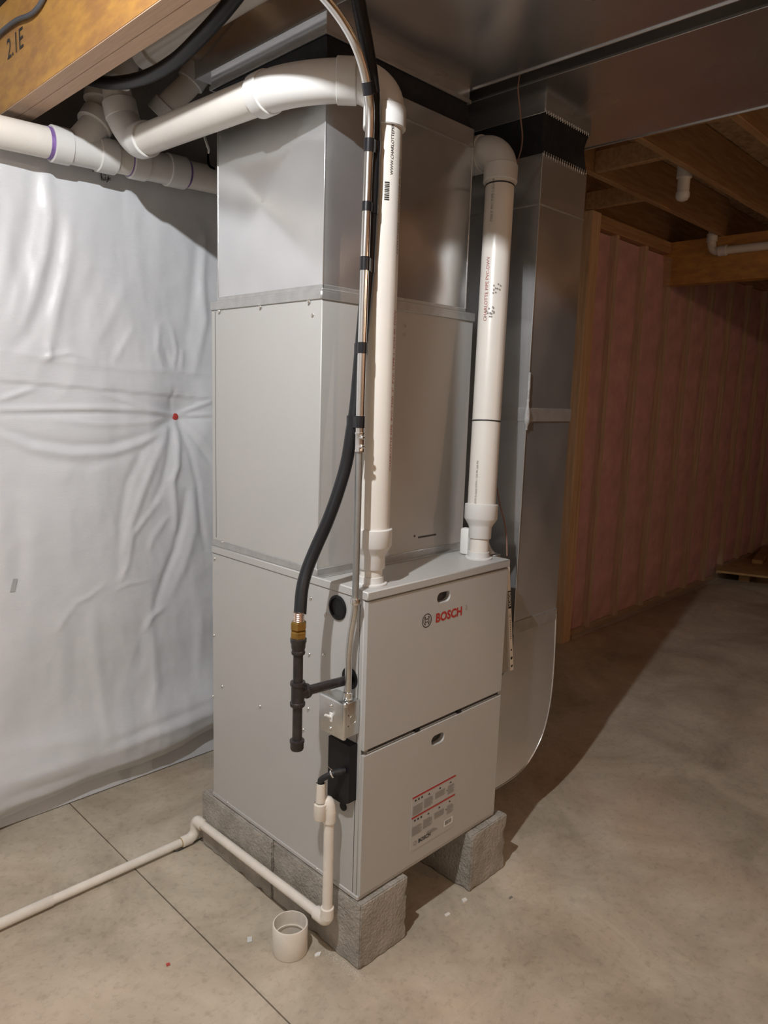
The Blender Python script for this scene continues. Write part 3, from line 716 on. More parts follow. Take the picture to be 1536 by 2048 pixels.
zt = at(1019, 1182, Y=.034).z; zb_ = at(1023, 1216, Y=.034).z
part(af, 'black_band', INK, lambda b: slant(b, -.0165, -.0015, .0342, .0350, zb_, zt))
text_part(af, 'band_text', WHITE, [('BOSCH', .0155, 0, 0, .0005)], lambda x, y: V((fxx(zt-.003-x)-.0145+y, .0338, zt-.003-x)))
part(af, 'arrow_print', INK, lambda b: [prism(b, [(fxx(zb_-.026)-.009+s*.0005, .0344, zb_-.020), (fxx(zb_-.026)-.009+s*.005, .0344, zb_-.032), (fxx(zb_-.026)-.009+s*.003, .0344, zb_-.032)], (0, .0004, 0)) for s in (-1, 1)], 0)
part(af, 'small_print', INKG, lambda b: [slant(b, -.012, -.006, .0344, .0348, zb_-.045-i*.008, zb_-.041-i*.008) for i in range(9)], 0)['kind'] = 'stuff'
for d, r_ in ((.075, .0035), (.045, .0055), (.016, .0045)): part(af, 'round_print', INK, lambda b: lathe(b, (fxx(fzb+d)-.009, .0348, fzb+d), (0, -1, 0), [(0, r_), (.0004, r_)], 14), 0)

# ------------------------------------------------------------------ PVC vent pipes
PR = .0445; FR = .0525
def socket(b, p, q, r=FR, lip=.002):
    """fitting hub from p to q (outer shell with a rolled lip)"""
    p, q = V(p), V(q); L_ = (q-p).length
    lathe(b, p, q-p, [(0, r-.004), (0, r-lip), (.002, r), (L_-.002, r), (L_, r-lip), (L_, r-.006)], 32)
def wrap_text(parent, name, m, base, ang, up, body, size, start, r=PR, thick=0):
    """print on a pipe running along `up` from base; ang = direction angle of the print round the axis, reading upward"""
    base, up = V(base), V(up).normalized(); e1 = V((1, 0, 0)); e1 = (e1-up*e1.dot(up)).normalized(); e2 = up.cross(e1)
    def fn(x, y):
        a = ang - y/r
        return base + up*(start+x) + (e1*math.cos(a)+e2*math.sin(a))*(r+.0009)
    return text_part(parent, name, m, [(body, size, 0, 0, thick)], fn)
# left: exhaust
ex = thing('vent_pipe', (.05, .05, Z1), 'white PVC vent pipe rising behind the taped conduit and bending back along the plenum', 'pipe')
e0 = at(742, 1167, Z=Z1); eX, eY = e0.x, e0.y
EZ = at(690, 147, X=-.03).z
def flange(b, x, y): lathe(b, (x, y, Z1+.0002), (0, 0, 1), [(0, .043), (.004, .043), (.005, .040), (.005, .034), (.022, .0335), (.022, .030)], 32)
part(ex, 'floor_flange', PVC2, lambda b: (flange(b, eX, eY), ))
part(ex, 'stub_pipe', PVC, lambda b: tube(b, [(eX, eY, Z1+.01), (eX, eY, Z1+.07)], .0302, 28))
def reducer(b, x, y, z, up=(0, 0, 1)): lathe(b, (x, y, z), up, [(0, .030), (0, .0345), (.002, .036), (.036, .036), (.044, .040), (.058, .049), (.064, FR), (.108, FR), (.110, FR-.002), (.110, PR)], 32)
zr = at(742, 1136, Y=eY).z
part(ex, 'reducer', PVC2, lambda b: reducer(b, eX, eY, zr))
zs = at(757, 254, Y=eY).z+.006
part(ex, 'riser', PVC, lambda b: tube(b, [(eX, eY, zr+.06), (eX, eY, zs+.03)], PR, 32))
d1 = V((-1, 1.0, 0)).normalized()
k = V((eX, eY, EZ)); ra = EZ-zs-.05
hpnt = k+d1*.080
part(ex, 'elbow', PVC2, lambda b: (socket(b, (eX, eY, zs-.008), (eX, eY, zs+.042)), tube(b, arc((eX, eY, zs+.035), k, k+d1*.078, 14), FR-.0045, 32), socket(b, k+d1*.07, k+d1*.118)))
run_y = at(580, 165, X=-.09)
RUNX = -.095; RZ2 = at(330, 263, X=-.095).z
j = V((RUNX, eY+(eX-RUNX), (EZ+at(540, 183, X=RUNX).z)/2))
r0 = V((RUNX, j.y+.055, at(540, 183, X=RUNX).z))
part(ex, 'elbow_45', PVC2, lambda b: (tube(b, arc(k+d1*.10, j, r0+V((0, .04, 0)), 12), FR-.004, 32), socket(b, r0+V((0, .03, 0)), r0+V((0, .075, 0)))))
rend = V((RUNX, .955, RZ2+.002))
part(ex, 'long_run', PVC, lambda b: tube(b, [r0+V((0, .05, 0)), rend], PR, 32))
g0 = rend; g1 = rend+V((0, .075, .010)); g2 = g1+V((-.012, .050, .085)); g3 = g2+V((-.016, .014, .12))
part(ex, 'elbow_45', PVC2, lambda b: (socket(b, g0-V((0, .02, .0)), g0+V((0, .03, .004))), tube(b, arc(g0+V((0, .02, 0)), g1, g2, 12), FR-.003, 32), socket(b, g2-(g2-g1)*.1, g2+(g3-g2)*.35)))
part(ex, 'upper_run', PVC, lambda b: tube(b, [g2, g3, g3+V((-.01, .01, .12))], PR, 32))
wrap_text(ex, 'print_line', REDI, (eX, eY, 0), -1.10, (0, 0, 1), 'CHARLOTTE PIPE  PVC 7300  3"  PVC TYPE 1  SCH 40  DWV', .0155, 1.39)
wrap_text(ex, 'print_line', INKG, (eX, eY, 0), -1.10, (0, 0, 1), 'ASTM D-2665 ---- DWV-1120 PR 260 PSI', .013, 1.93)
wrap_text(ex, 'print_line', INK, (eX, eY, 0), -1.80, (0, 0, 1), 'WWW.CHARLOTTEPIPE.COM', .0108, at(768, 349, Y=eY-.03).z)
def barc(b):
    z = at(758, 398, Y=eY-.03).z; z9 = at(758, 362, Y=eY-.03).z
    while z < z9:
        h = random.choice((.0015, .003)); a0, a1 = -2.25, -1.98
        pts = [(eX+(PR+.0009)*math.cos(a), eY+(PR+.0009)*math.sin(a)) for a in (a0, (a0+a1)/2, a1)]
        for (x0, y0), (x1, y1) in zip(pts, pts[1:]): quad(b, (x0, y0, z), (x1, y1, z), (x1, y1, z+h), (x0, y0, z+h))
        z += h+.002
part(ex, 'pipe_barcode', INK, barc, 0)
# right: intake
ip = thing('intake_pipe', (.52, .05, Z1), 'white PVC intake pipe with two dark cut rings rising beside the return drop', 'pipe')
i0 = at(957, 1116, Z=Z1); iX, iY = i0.x, i0.y
itop = at(1004, 298, X=.668)
up = (itop-V((iX, iY, Z1))).normalized(); ib = V((iX, iY, Z1))
part(ip, 'floor_flange', PVC2, lambda b: flange(b, iX, iY))
part(ip, 'stub_pipe', PVC, lambda b: tube(b, [ib+up*.01, ib+up*.08], .0302, 28))
part(ip, 'reducer', PVC2, lambda b: reducer(b, *(ib+up*.063), up))
Lr = (itop-ib).length
part(ip, 'riser', PVC, lambda b: tube(b, [ib+up*.12, itop-up*.09], PR, 32))
part(ip, 'elbow', PVC2, lambda b: (socket(b, itop-up*.104, itop-up*.052), tube(b, arc(itop-up*.07, itop+up*.006, itop+V((0, .075, 0)), 14), FR-.002, 32), socket(b, itop+V((0, .07, 0)), itop+V((0, .12, 0)), FR+.004)))
part(ip, 'rear_run', PVC, lambda b: tube(b, [itop+V((0, .1, 0)), itop+V((0, .95, 0))], PR, 28))
def proj(p):
    v = V(p)-CAM; z = v.dot(fwd); return 768+F_PX*v.dot(R_)/z, 1024-F_PX*v.dot(U_)/z
def along(py): return min((abs(proj(ib+up*(Lr*i/800))[1]-py), Lr*i/800) for i in range(801))[1]
for py in (374, 843):
    s_ = along(py); part(ip, 'cut_ring', INK, lambda b: lathe(b, ib+up*(s_-.002), up, [(0, PR), (0, PR+.0012), (.004, PR+.0012), (.004, PR)], 32))
s1 = along(648)
wrap_text(ip, 'print_line', REDI, ib, -2.90, up, 'CHARLOTTE PIPE PVC-DWV', .0155, s1)
wrap_text(ip, 'print_line', INKG, ib, -2.88, up, '7300 3" PVC TYPE 1 SCH 40 DWV', .011, along(452))
wrap_text(ip, 'print_line', INKG, ib, -2.88, up, 'ASTM D-2665 DWV-1120 PR 260 PSI', .009, along(1010))
def smudge(b):
    for n in range(26):
        s_ = along(628)+random.uniform(-.02, .02); a = -2.75+random.uniform(-.35, .35)
        if n > 16: s_ = along(585)+random.uniform(-.015, .015); a = -2.35+random.uniform(-.3, .3)
        e1 = (V((1, 0, 0))-up*up.x).normalized(); e2 = up.cross(e1)
        q = [ib+up*(s_+dz)+(e1*math.cos(a+da)+e2*math.sin(a+da))*(PR+.0008) for dz, da in ((-.002, -.03), (-.0035, .07), (.001, .10), (.003, -.02))]
        quad(b, *q)
part(ip, 'ink_smudge', INKG, smudge, 0)['kind'] = 'stuff'

# ------------------------------------------------------------------ conduit, switch box, hose
BX = -.055
sb0, sb1 = at(641, 1397, X=BX), at(690, 1484, X=BX)
by1, by0 = sb0.y, sb1.y; bz0 = sb1.z+.002; bz1 = bz0+.103
sw = thing('switch_box', (-.03, (by0+by1)/2, bz0), 'galvanised electrical switch box with a toggle on the furnace side', 'switch box')
pbox(sw, 'box', ZINC, (BX+.006, by0+.003, bz0+.003), (-.0008, by1-.003, bz1-.003), .004, seg=2)
pbox(sw, 'cover', ZINC, (BX-.006, by0-.001, bz0), (BX+.007, by1+.001, bz1), .006, seg=3)
yc = (by0+by1)/2
part(sw, 'toggle', WHITE, lambda b: (box(b, (BX-.0075, yc-.006, (bz0+bz1)/2-.013), (BX-.005, yc+.006, (bz0+bz1)/2+.013), .001), tube(b, [(BX-.006, yc, (bz0+bz1)/2), (BX-.024, yc+.004, (bz0+bz1)/2+.010)], [.0045, .0032], 10)), label='white toggle lever')
for z in (bz0+.020, bz1-.020): place(sw, 'cover_screw', scm, (BX-.0055, yc, z))
part(sw, 'knockout', ZINC, lambda b: [lathe(b, (-.026, by0+.0035, bz0+.050), (0, -1, 0), [(0, .0135), (.0016, .0135), (.0016, .0115), (.0008, .011)], 22)])
for z in (bz0+.036, bz0+.066): part(sw, 'side_hole', INK, lambda b: lathe(b, (-.042, by0+.0035, z), (0, -1, 0), [(0, .002), (.0008, .002)], 8))
part(sw, 'corner_ear', BRIGHT, lambda b: box(b, (BX-.005, by0-.0025, bz1-.013), (BX+.010, by0+.010, bz1+.0015), .004))
cn = thing('conduit', (-.03, .03, bz1), 'thin metal electrical conduit with black tape bands in front of the vent pipe', 'conduit')
CXc = -.030
cp = [at(697, 1392, X=CXc), at(697, 1345, X=CXc), at(697.5, 1310, X=CXc), at(702, 1265, X=CXc), at(709, 1225, X=CXc), at(710.5, 1195, X=CXc)]
cp[0].z = bz1-.004; cp[0].y = cp[1].y
part(cn, 'lower_bend', ZINC, lambda b: tube(b, spline(cp, 6), .0092, 16))
lower = [at(710.5, 1197, X=CXc), at(716, 1000, X=CXc), at(718.5, 885, X=CXc)]
part(cn, 'middle_length', mat('dull_conduit', (.42, .43, .42), .45, .9, .05, 30), lambda b: tube(b, lower, .0088, 16))
upper = [at(718.5, 890, X=CXc), at(724, 700, X=CXc+.004), at(730.5, 500, X=CXc+.009), at(736, 350, X=CXc+.012), at(740, 235, X=CXc+.004), at(737, 190, X=CXc-.012), at(728, 140, X=CXc-.035), at(711, 90, X=CXc-.065), at(686, 45, X=CXc-.09), at(652, 0, X=CXc-.12), at(600, -55, X=CXc-.16)]
us = spline(upper, 6)
part(cn, 'upper_length', BRIGHT, lambda b: tube(b, us, .0108, 18))
def coupling(b, p, d):
    lathe(b, V(p)-V(d)*.024, d, [(0, .0088), (0, .0125), (.003, .0130), (.006, .0118), (.022, .0118), (.026, .0118), (.042, .0118), (.045, .0130), (.048, .0125), (.048, .009)], 18)
cpt = at(719, 884, X=CXc); dirc = V((0, 0, 1))
part(cn, 'set_screw_coupling', BRIGHT, lambda b: (coupling(b, cpt, dirc), box(b, cpt+V((-.010, -.020, .008)), cpt+V((.0, -.008, .016)), .002), box(b, cpt+V((-.010, -.020, -.014)), cpt+V((0, -.008, -.006)), .002)))
p2 = at(711, 1202, X=CXc)
part(cn, 'connector_ring', BRIGHT, lambda b: lathe(b, p2-V((0, 0, .008)), (0, 0, 1), [(0, .009), (0, .0125), (.005, .0135), (.010, .0125), (.014, .0125), (.014, .009)], 16))
part(cn, 'box_connector', BRIGHT, lambda b: lathe(b, V((CXc, cp[0].y, bz1-.001)), (0, 0, 1), [(0, .013), (.004, .013), (.005, .0115), (.020, .0115), (.022, .009)], 16))
HX = .006
hp_ = [(712, -25, -.09), (722, 30, -.07), (735, 100, -.045), (744.5, 170, -.02), (748, 250, HX), (746, 340, HX), (742, 430, HX), (736.5, 530, HX), (727, 640, .0), (718, 740, -.012), (711, 815, -.022), (704, 860, -.03), (693, 925, -.04), (676, 985, -.06), (655, 1043, -.085), (632, 1095, -.11), (614, 1140, -.135), (604, 1180, -.155), (600, 1228, -.17)]
hs_ = spline([at(x, y, X=X) for x, y, X in hp_], 6)
gh = thing('gas_hose', hs_[-1], 'black flexible gas hose taped to the conduit and curving to the brass nut', 'hose')
part(gh, 'jacket', HOSE, lambda b: tube(b, hs_, .0158, 20))
def band(px0, px1, name='tape_band'):
    idx = [i for i, p in enumerate(us) if px0 <= proj(p)[1] <= px1]
    def at_y(py):
        i = min(range(len(us)-1), key=lambda i: abs((proj(us[i])[1]+proj(us[i+1])[1])/2-py)); a, c = proj(us[i])[1], proj(us[i+1])[1]
        t = max(-.5, min(1.5, (py-a)/(c-a))); return us[i]+(us[i+1]-us[i])*t
    a, c = at_y(px0), at_y(px1)
    def hosept(py): return min(hs_, key=lambda p: abs(proj(p)[1]-py))
    ha, hc = hosept(px0), hosept(px1)
    def fn(b):
        tube(b, [a, (a+c)/2, c], .0122, 18)
        m0, h0 = (a+c)/2, (ha+hc)/2; ax = (c-a).normalized(); h0 = h0+ax*((m0-h0).dot(ax)); hl_ = (c-a).length/2
        tube(b, [h0-ax*hl_, h0+ax*hl_], .0168, 20)
        dv = (h0-m0); 
        if dv.length > 1e-4:
            dn = dv.normalized(); n = ax.cross(dn).normalized(); md = (m0+h0)/2
            rot = Matrix((dn, n, ax)).transposed()
            box(b, md-V((dv.length/2, .0115, hl_)), md+V((dv.length/2, .0115, hl_)), .001, 1, rot)
    part(cn, name, TAPE, fn)
for a, c in ((164, 190), (277, 304), (404, 423), (514, 541), (685, 707), (832, 856)): band(a, c)
# gas fittings
tee = at(595, 1385, X=-.178); tee.y = gr.y; 
gx, gy = tee.x, gr.y
tz = at(598, 1385, X=gx).z
zA = lambda py: at(597, py, X=gx).z
ribs = []
for i in range(7): ribs += [(i*.0046, .0118), (i*.0046+.0023, .0140)]
hend = hs_[-1]
part(gh, 'corrugated_end', COPPER, lambda b: lathe(b, V((gx, gy, zA(1247))), (0, 0, 1), ribs, 20))
part(gh, 'brass_nut', BRASS, lambda b: (lathe(b, V((gx, gy, zA(1276))), (0, 0, 1), [(0, .0185), (.004, .0200), (.016, .0200), (.018, .0185), (.020, .0195)], 6), lathe(b, V((gx, gy, zA(1276)+.020)), (0, 0, 1), [(0, .0165), (.004, .0205), (.020, .0205), (.024, .0165)], 6)), 25)
gp = thing('gas_drip_leg', (gx, gy, zA(1500)), 'black iron gas pipe tee with a capped drip leg hanging beside the furnace', 'pipe')
hx_, zr1 = .0, zA(1276)
part(gp, 'reducing_coupling', IRON, lambda b: lathe(b, V((gx, gy, zA(1308))), (0, 0, 1), [(0, .0125), (0, .0165), (.004, .0178), (.008, .0165), (.010, .0155), (.018, .0180), (.028, .0185), (.032, .0205), (.040, .0205), (.0425, .017)], 24))
part(gp, 'upper_nipple', IRON, lambda b: tube(b, [(gx, gy, zA(1310)), (gx, gy, zA(1372))], .0125, 20))
def teef(b):
    zc = zA(1388); lathe(b, V((gx, gy, zc-.032)), (0, 0, 1), [(0, .0125), (0, .0185), (.003, .0195), (.009, .0195), (.011, .0168), (.053, .0168), (.055, .0195), (.061, .0195), (.064, .0185), (.064, .0125)], 24)
    lathe(b, V((gx, gy, zc)), (1, 0, 0), [(0, .0168), (.022, .0168), (.024, .0195), (.030, .0195), (.033, .0185), (.033, .0125)], 24)
part(gp, 'tee', IRON, teef)
TZc = zA(1388)
part(gp, 'branch_nipple', IRON, lambda b: tube(b, [(gx+.02, gy, TZc), (0.004, gr.y, gr.z-.004)], .0125, 20))
part(gp, 'lower_nipple', IRON, lambda b: tube(b, [(gx, gy, zA(1405)), (gx, gy, zA(1484))], .0125, 20))
part(gp, 'end_cap', IRON, lambda b: lathe(b, V((gx, gy, zA(1502))), (0, 0, 1), [(0, .0005), (0, .010), (.002, .0155), (.006, .0172), (.020, .0172), (.022, .0188), (.028, .0188), (.030, .0125)], 24))

# ------------------------------------------------------------------ condensate drain
dr = thing('condensate_drain', (-.05, .1, 0), 'narrow white PVC condensate drain running down and along the floor', 'pipe')
DX = -.052; q = at(657, 1700, X=DX); vy = q.y
zt_ = at(664, 1612, X=DX).z; zb2 = at(655, 1838, X=DX).z
r = .0142; fr_ = .0188
cyl = at(641, 1600, X=-.075)
part(dr, 'air_gap_cup', PVC3, lambda b: (lathe(b, (cyl.x, cyl.y, at(641, 1603, X=-.075).z), (0, 0, 1), [(0, .010), (0, .0135), (.055, .0140), (.055, .0118), (.01, .0115)], 24), ))
part(dr, 'cup_coupling', PVC3, lambda b: (lathe(b, (cyl.x, cyl.y, at(641, 1638, X=-.075).z), (0, 0, 1), [(0, .002), (0, .0165), (.003, .0182), (.045, .0182), (.047, .0165), (.047, .013)], 24), ))
zc2 = at(641, 1618, X=-.075).z
part(dr, 'cross_elbow', PVC3, lambda b: (tube(b, [(cyl.x, cyl.y, zc2), (DX, vy, zt_)], .0150, 20), tube(b, arc((DX-.004, vy+.01, zt_+.004), (DX, vy, zt_+.012), (DX, vy, zt_-.03), 10), fr_, 22), lathe(b, (DX, vy, zt_-.05), (0, 0, 1), [(0, .014), (0, .018), (.03, fr_), (.03, .015)], 22)))
part(dr, 'drop', PVC3, lambda b: tube(b, [(DX, vy, zt_-.02), (DX, vy, zb2+.01)], r, 20))
part(dr, 'floor_elbow', PVC3, lambda b: (lathe(b, (DX, vy, zb2+.005), (0, 0, 1), [(0, fr_), (.030, fr_), (.032, fr_-.002), (.032, r)], 22), tube(b, arc((DX, vy, zb2+.012), (DX, vy, zb2-.006), (DX, vy+.018, zb2-.006), 10), fr_, 22), lathe(b, (DX, vy+.016, zb2-.006), (0, 1, 0), [(0, fr_), (.030, fr_), (.032, fr_-.002), (.032, r)], 22)))
RYE = .805
RZE = at(393, 1640, Y=RYE).z; RXE = at(393, 1640, Y=RYE).x
part(dr, 'side_run', PVC3, lambda b: tube(b, [(DX, vy+.02, zb2-.006), (RXE, RYE-.01, RZE)], r, 20))
part(dr, 'rear_elbow', PVC3, lambda b: (lathe(b, (RXE, RYE-.045, RZE), (0, 1, 0), [(0, r), (0, fr_-.002), (.002, fr_), (.035, fr_)], 22), tube(b, arc((RXE, RYE-.012, RZE), (RXE, RYE+.006, RZE), (RXE, RYE+.006, RZE-.03), 10), fr_, 22), tube(b, [(RXE, RYE+.006, RZE-.02), (RXE, RYE+.006, .036)], fr_, 22)))
part(dr, 'floor_tee', PVC3, lambda b: (tube(b, arc((RXE, RYE+.006, .055), (RXE, RYE+.006, .022), (RXE-.03, RYE+.006, .022), 10), fr_, 22), lathe(b, (RXE-.02, RYE+.006, .0215), (-1, 0, 0), [(0, fr_), (.035, fr_), (.037, fr_-.002), (.037, r)], 22)))
part(dr, 'floor_run', PVC3, lambda b: tube(b, [(RXE-.03, RYE+.006, .0215), (-2.6, RYE+.03, .0215)], r, 20))
part(dr, 'floor_run_coupling', PVC3, lambda b: lathe(b, (-.52, RYE+.010, .0215), (-1, 0, 0), [(0, r), (0, r+.0012), (.001, r+.0018), (.4, r+.0018), (.4, r)], 22))
part(dr, 'glue_ring', mat('tan_glue', (.42, .32, .16), .5), lambda b: lathe(b, (RXE, RYE-.046, RZE), (0, 1, 0), [(0, r+.0018), (.003, r+.0022)], 20))
part(dr, 'glue_ring', MATS['tan_glue'], lambda b: (lathe(b, (RXE-.057, RYE+.006, .0215), (-1, 0, 0), [(0, r+.0022), (.003, r+.0018)], 20), ))
# black barbed outlet from trap
to0 = at(690, 1541, X=-.028)
bq = [to0, to0+V((-.030, .012, -.002)), V((cyl.x-.004, cyl.y-.008, at(647, 1558, X=cyl.x).z)), V((cyl.x, cyl.y, at(641, 1566, X=cyl.x).z)), V((cyl.x, cyl.y, at(641, 1585, X=cyl.x).z))]
tr_ = thing('trap_outlet', to0, 'black rubber trap outlet elbow dripping into the white PVC cup', 'hose')
part(tr_, 'outlet_hose', BLK, lambda b: tube(b, spline(bq, 6), .0082, 16))
part(tr_, 'hose_cuff', BLK, lambda b: tube(b, [bq[1]*.3+bq[0]*.7, bq[1]], .0105, 16))
part(tr_, 'hose_clamp', BRIGHT, lambda b: (tube(b, [bq[1]+(bq[2]-bq[1])*.05, bq[1]+(bq[2]-bq[1])*.16], .0112, 16), tube(b, [bq[1]+V((-.004, 0, .010)), bq[1]+V((-.012, .01, .020))], .0014, 6)))

# floor coupling
cpl = V((-.098, .178, 0))
pc = thing('pipe_coupling', cpl, 'loose white PVC pipe coupling standing on the floor by the block', 'coupling')
part(pc, 'shell', PVC3, lambda b: lathe(b, cpl+V((0, 0, .0005)), (0, 0, 1), [(0, .0465), (0, .049), (.003, .0505), (.085, .0505), (.0875, .049), (.0875, .0462), (.046, .0452), (.046, .0425), (.042, .0425), (.042, .0452), (0, .0465)], 40, closed=False))

# ------------------------------------------------------------------ drain pipes at the ceiling
bp = thing('drain_main', (0, 1.22, 2.30), 'thick white PVC drain pipe with purple primer rings along the top of the blanket', 'pipe')
def bpt(x): 
    y = 272+(358-272)*x/400; return at(x, y, Y=1.20)
R4 = .0470
pA, pB = at(0, 264, Y=1.20), at(400, 354, Y=1.20); dB = (pB-pA).normalized()
def on(px):
    best = min((abs(proj(pA+dB*(i*.002-.6))[0]-px), i*.002-.6) for i in range(900)); return pA+dB*best[1]
part(bp, 'pipe', PVC, lambda b: tube(b, [pA-dB*2.4, pB+dB*1.2], R4, 32))
for a, c in ((100, 137), (192, 228), (258, 290), (332, 368)):
    part(bp, 'hub', PVC2, lambda b: socket(b, on(a), on(c), R4+.0085, .003))
for a, c in ((118, 215), (272, 350)): part(bp, 'wye_body', PVC2, lambda b: tube(b, [on(a), on(c)], R4+.003, 32))
for a, c in ((93, 101), (256, 262), (366, 373)): part(bp, 'primer_ring', PURPLE, lambda b: lathe(b, on(a), dB, [(0, R4+.001), ((on(c)-on(a)).length, R4+.0012)], 32))
wy0 = on(150); wy1 = at(182, 262, Y=1.195); wy2 = at(200, 232, Y=1.20); wy3 = at(205, 185, Y=1.205); wy4 = at(208, 120, Y=1.21)
part(bp, 'branch_elbow', PVC2, lambda b: tube(b, spline([wy0, wy1, wy2, wy3], 8), R4-.001, 28))
part(bp, 'branch_hub', PVC2, lambda b: (socket(b, wy1+(wy2-wy1)*.3, wy2, .056, .003), socket(b, wy2+(wy3-wy2)*.55, wy3, .056, .003)))
part(bp, 'branch_riser', PVC, lambda b: tube(b, [wy3, wy4], PR, 28))
def simple_pipe(name, label, pts, r_, hubs, m=PVC):
    e = thing(name, pts[0], label, 'pipe'); sp = spline(pts, 6)
    part(e, 'pipe', m, lambda b: tube(b, sp, r_, 28))
    for i, j_ in hubs: part(e, 'hub', PVC2, lambda b: socket(b, sp[i], sp[j_], r_+.008, .003))
    return e
simple_pipe('drain_branch', 'white PVC branch pipe slanting up between the beam and the supply trunk', [at(292, 106, X=-.145), at(330, 80, X=-.145), at(460, -5, X=-.145), at(600, -90, X=-.145)], .044, ((0, 4),))
e = simple_pipe('drain_riser', 'short white PVC pipe rising behind the long vent run under the trunk end', [at(318, 232, Y=1.08), at(340, 205, Y=1.05), at(375, 172, Y=1.02), at(398, 140, Y=1.0), at(405, 110, Y=1.0)], .037, ((0, 5), (13, 18)))
e = thing('closet_bend', at(248, 130, Y=1.1), 'large white PVC bend tucked behind the beam above the black tube', 'pipe')
cb = [at(228, 158, Y=1.0), at(237, 140, Y=.995), at(245, 118, Y=.99), at(248, 70, Y=.99)]
part(e, 'bend', PVC2, lambda b: tube(b, spline(cb, 6), .050, 28))
bm = bmesh.new(); tube(bm, spline([at(150, 150, X=-.20), at(185, 160, X=-.2), at(230, 166, X=-.2), at(290, 155, X=-.20), at(350, 122, X=-.205), at(400, 75, X=-.212), at(448, 22, X=-.218), at(500, -45, X=-.222)], 8), .0185, 16)
tag(obj('black_tube', bm, HOSE), 'black insulated tube sagging below the beam among the white drain pipes', 'tube')
bm = bmesh.new(); tube(bm, spline([at(376, 114, X=-.05), at(400, 84, X=-.05), at(430, 45, X=-.05), at(470, -5, X=-.05)], 5), .0022, 8)
tag(obj('thin_cable', bm, WIREG), 'thin grey cable along the upper side of the supply trunk', 'cable')
bm = bmesh.new(); tube(bm, spline([at(408, 270, X=.02), at(418, 300, X=.0), at(428, 325, X=-.0), at(436, 335, X=.02)], 6), .004, 8)
for v in bm.verts: v.co.y = max(v.co.y, .74)
tag(obj('hanger_loop', bm, WHITE), 'thin white looped tube behind the corner of the plenum', 'tube')

# right hand side pipes
q = at(1364, 404, Y=.415)
sb_ = simple_pipe('pipe_stub', 'capped white PVC pipe stub hanging between the joists', [V((q.x, .415, 2.95)), V((q.x, .415, q.z+.20)), V((q.x, .415, q.z+.10)), V((q.x, .415, q.z+.035))], .030, ((7, 11),))
part(sb_, 'rounded_cap', PVC2, lambda b: lathe(b, (q.x, .415, q.z+.045), (0, 0, -1), [(0, .034), (.02, .034), (.035, .026), (.042, .01)], 20))
ez = at(1428, 503, Y=.78); kx, kz = ez.x, ez.z
ex2 = simple_pipe('branch_pipe', 'narrow white PVC pipe with elbow hung below the far joists before the beam', [V((kx, .80, 2.95)), V((kx, .80, kz+.16)), V((kx, .80, kz+.05)), V((kx, .77, kz+.003)), V((kx, .66, kz)), V((kx, .3, kz)), V((kx, -3, kz))], .027, ((8, 11), (20, 23)))

# thermostat wire and bits beside the intake pipe
bm = bmesh.new(); wp = [V((.606, .03, 2.72)), V((.606, .03, 2.60)), at(1037, 165, X=.606), at(1041, 230, X=.66), at(1042, 300, X=.725), V((.738, .19, 2.2)), V((.738, .22, 1.9))]
tube(bm, spline(wp, 6), .0022, 8)
tag(obj('thermostat_wire', bm, WIRE), 'brown thermostat wire hanging from the trunk beside the intake elbow', 'wire')
bm = bmesh.new(); wp = [at(994, 975, Y=.10), at(1000, 1010, Y=.09), at(1008, 1040, Y=.08), at(1013, 1075, Y=.06), at(1014, 1112, Y=.045)]
for p in wp: p.x = max(p.x, FW+.009)
tube(bm, spline(wp, 6), .0026, 8)
tag(obj('thermostat_wire', bm, WIRE), 'brown thermostat wire running over the furnace lid corner', 'wire')
bm = bmesh.new(); c0 = at(934, 1078, Y=.13)
box(bm, (c0.x-.014, .115, Z1+.001), (c0.x+.014, .150, Z1+.088), .008, 2)
tag(obj('drain_port_cover', bm, WHITE), 'small white plastic cover standing on the lid behind the intake pipe', 'cover')
wb = thing('plastic_bag', (.67, .16, 1.073), 'crumpled hazy plastic bag lying on the filter rack behind the intake pipe', 'bag')
def bag(b):
    n = 12; g = []
    for i in range(n+1):
        for k_ in range(n+1):
            x = .640+.068*i/n; y = .105+.13*k_/n; e = math.sin(PI*i/n)*math.sin(PI*k_/n)
            g.append(b.verts.new((x, y, 1.0735+.075*e*(1+.8*noise.noise(V((x*40, y*40, 2)))))))
    for i in range(n):
        for k_ in range(n): a = i*(n+1)+k_; b.faces.new((g[a], g[a+n+1], g[a+n+2], g[a+1]))
part(wb, 'crumpled_sheet', mat('hazy_plastic', (.50, .49, .46), .3), bag, 20)

# scrap lumber far right
def board(label, px, z, rz, sx, sy, sz):
    p = at(*px, Z=z); bm = bmesh.new(); box(bm, (-sx/2, -sy/2, 0), (sx/2, sy/2, sz), .003)
    me = bpy.data.meshes.new('b'); bm.to_mesh(me); bm.free(); me.materials.append(BOARD)
    o = place(None, 'scrap_board', me, (p.x, p.y, z), (0, 0, rz)); tag(o, label, 'board', 'scrap lumber by the pink wall'); return p
q = at(1490, 1136, Z=.12)
board('flat plywood scrap raised on a block by the pink wall', (1490, 1128), .11, .35, 1.1, .5, .02)
board('short lumber block carrying the plywood scrap', (1500, 1145), .0, .2, .9, .09, .109)
board('lumber offcut lying on top of the plywood scrap', (1525, 1112), .131, .2, .9, .09, .038)

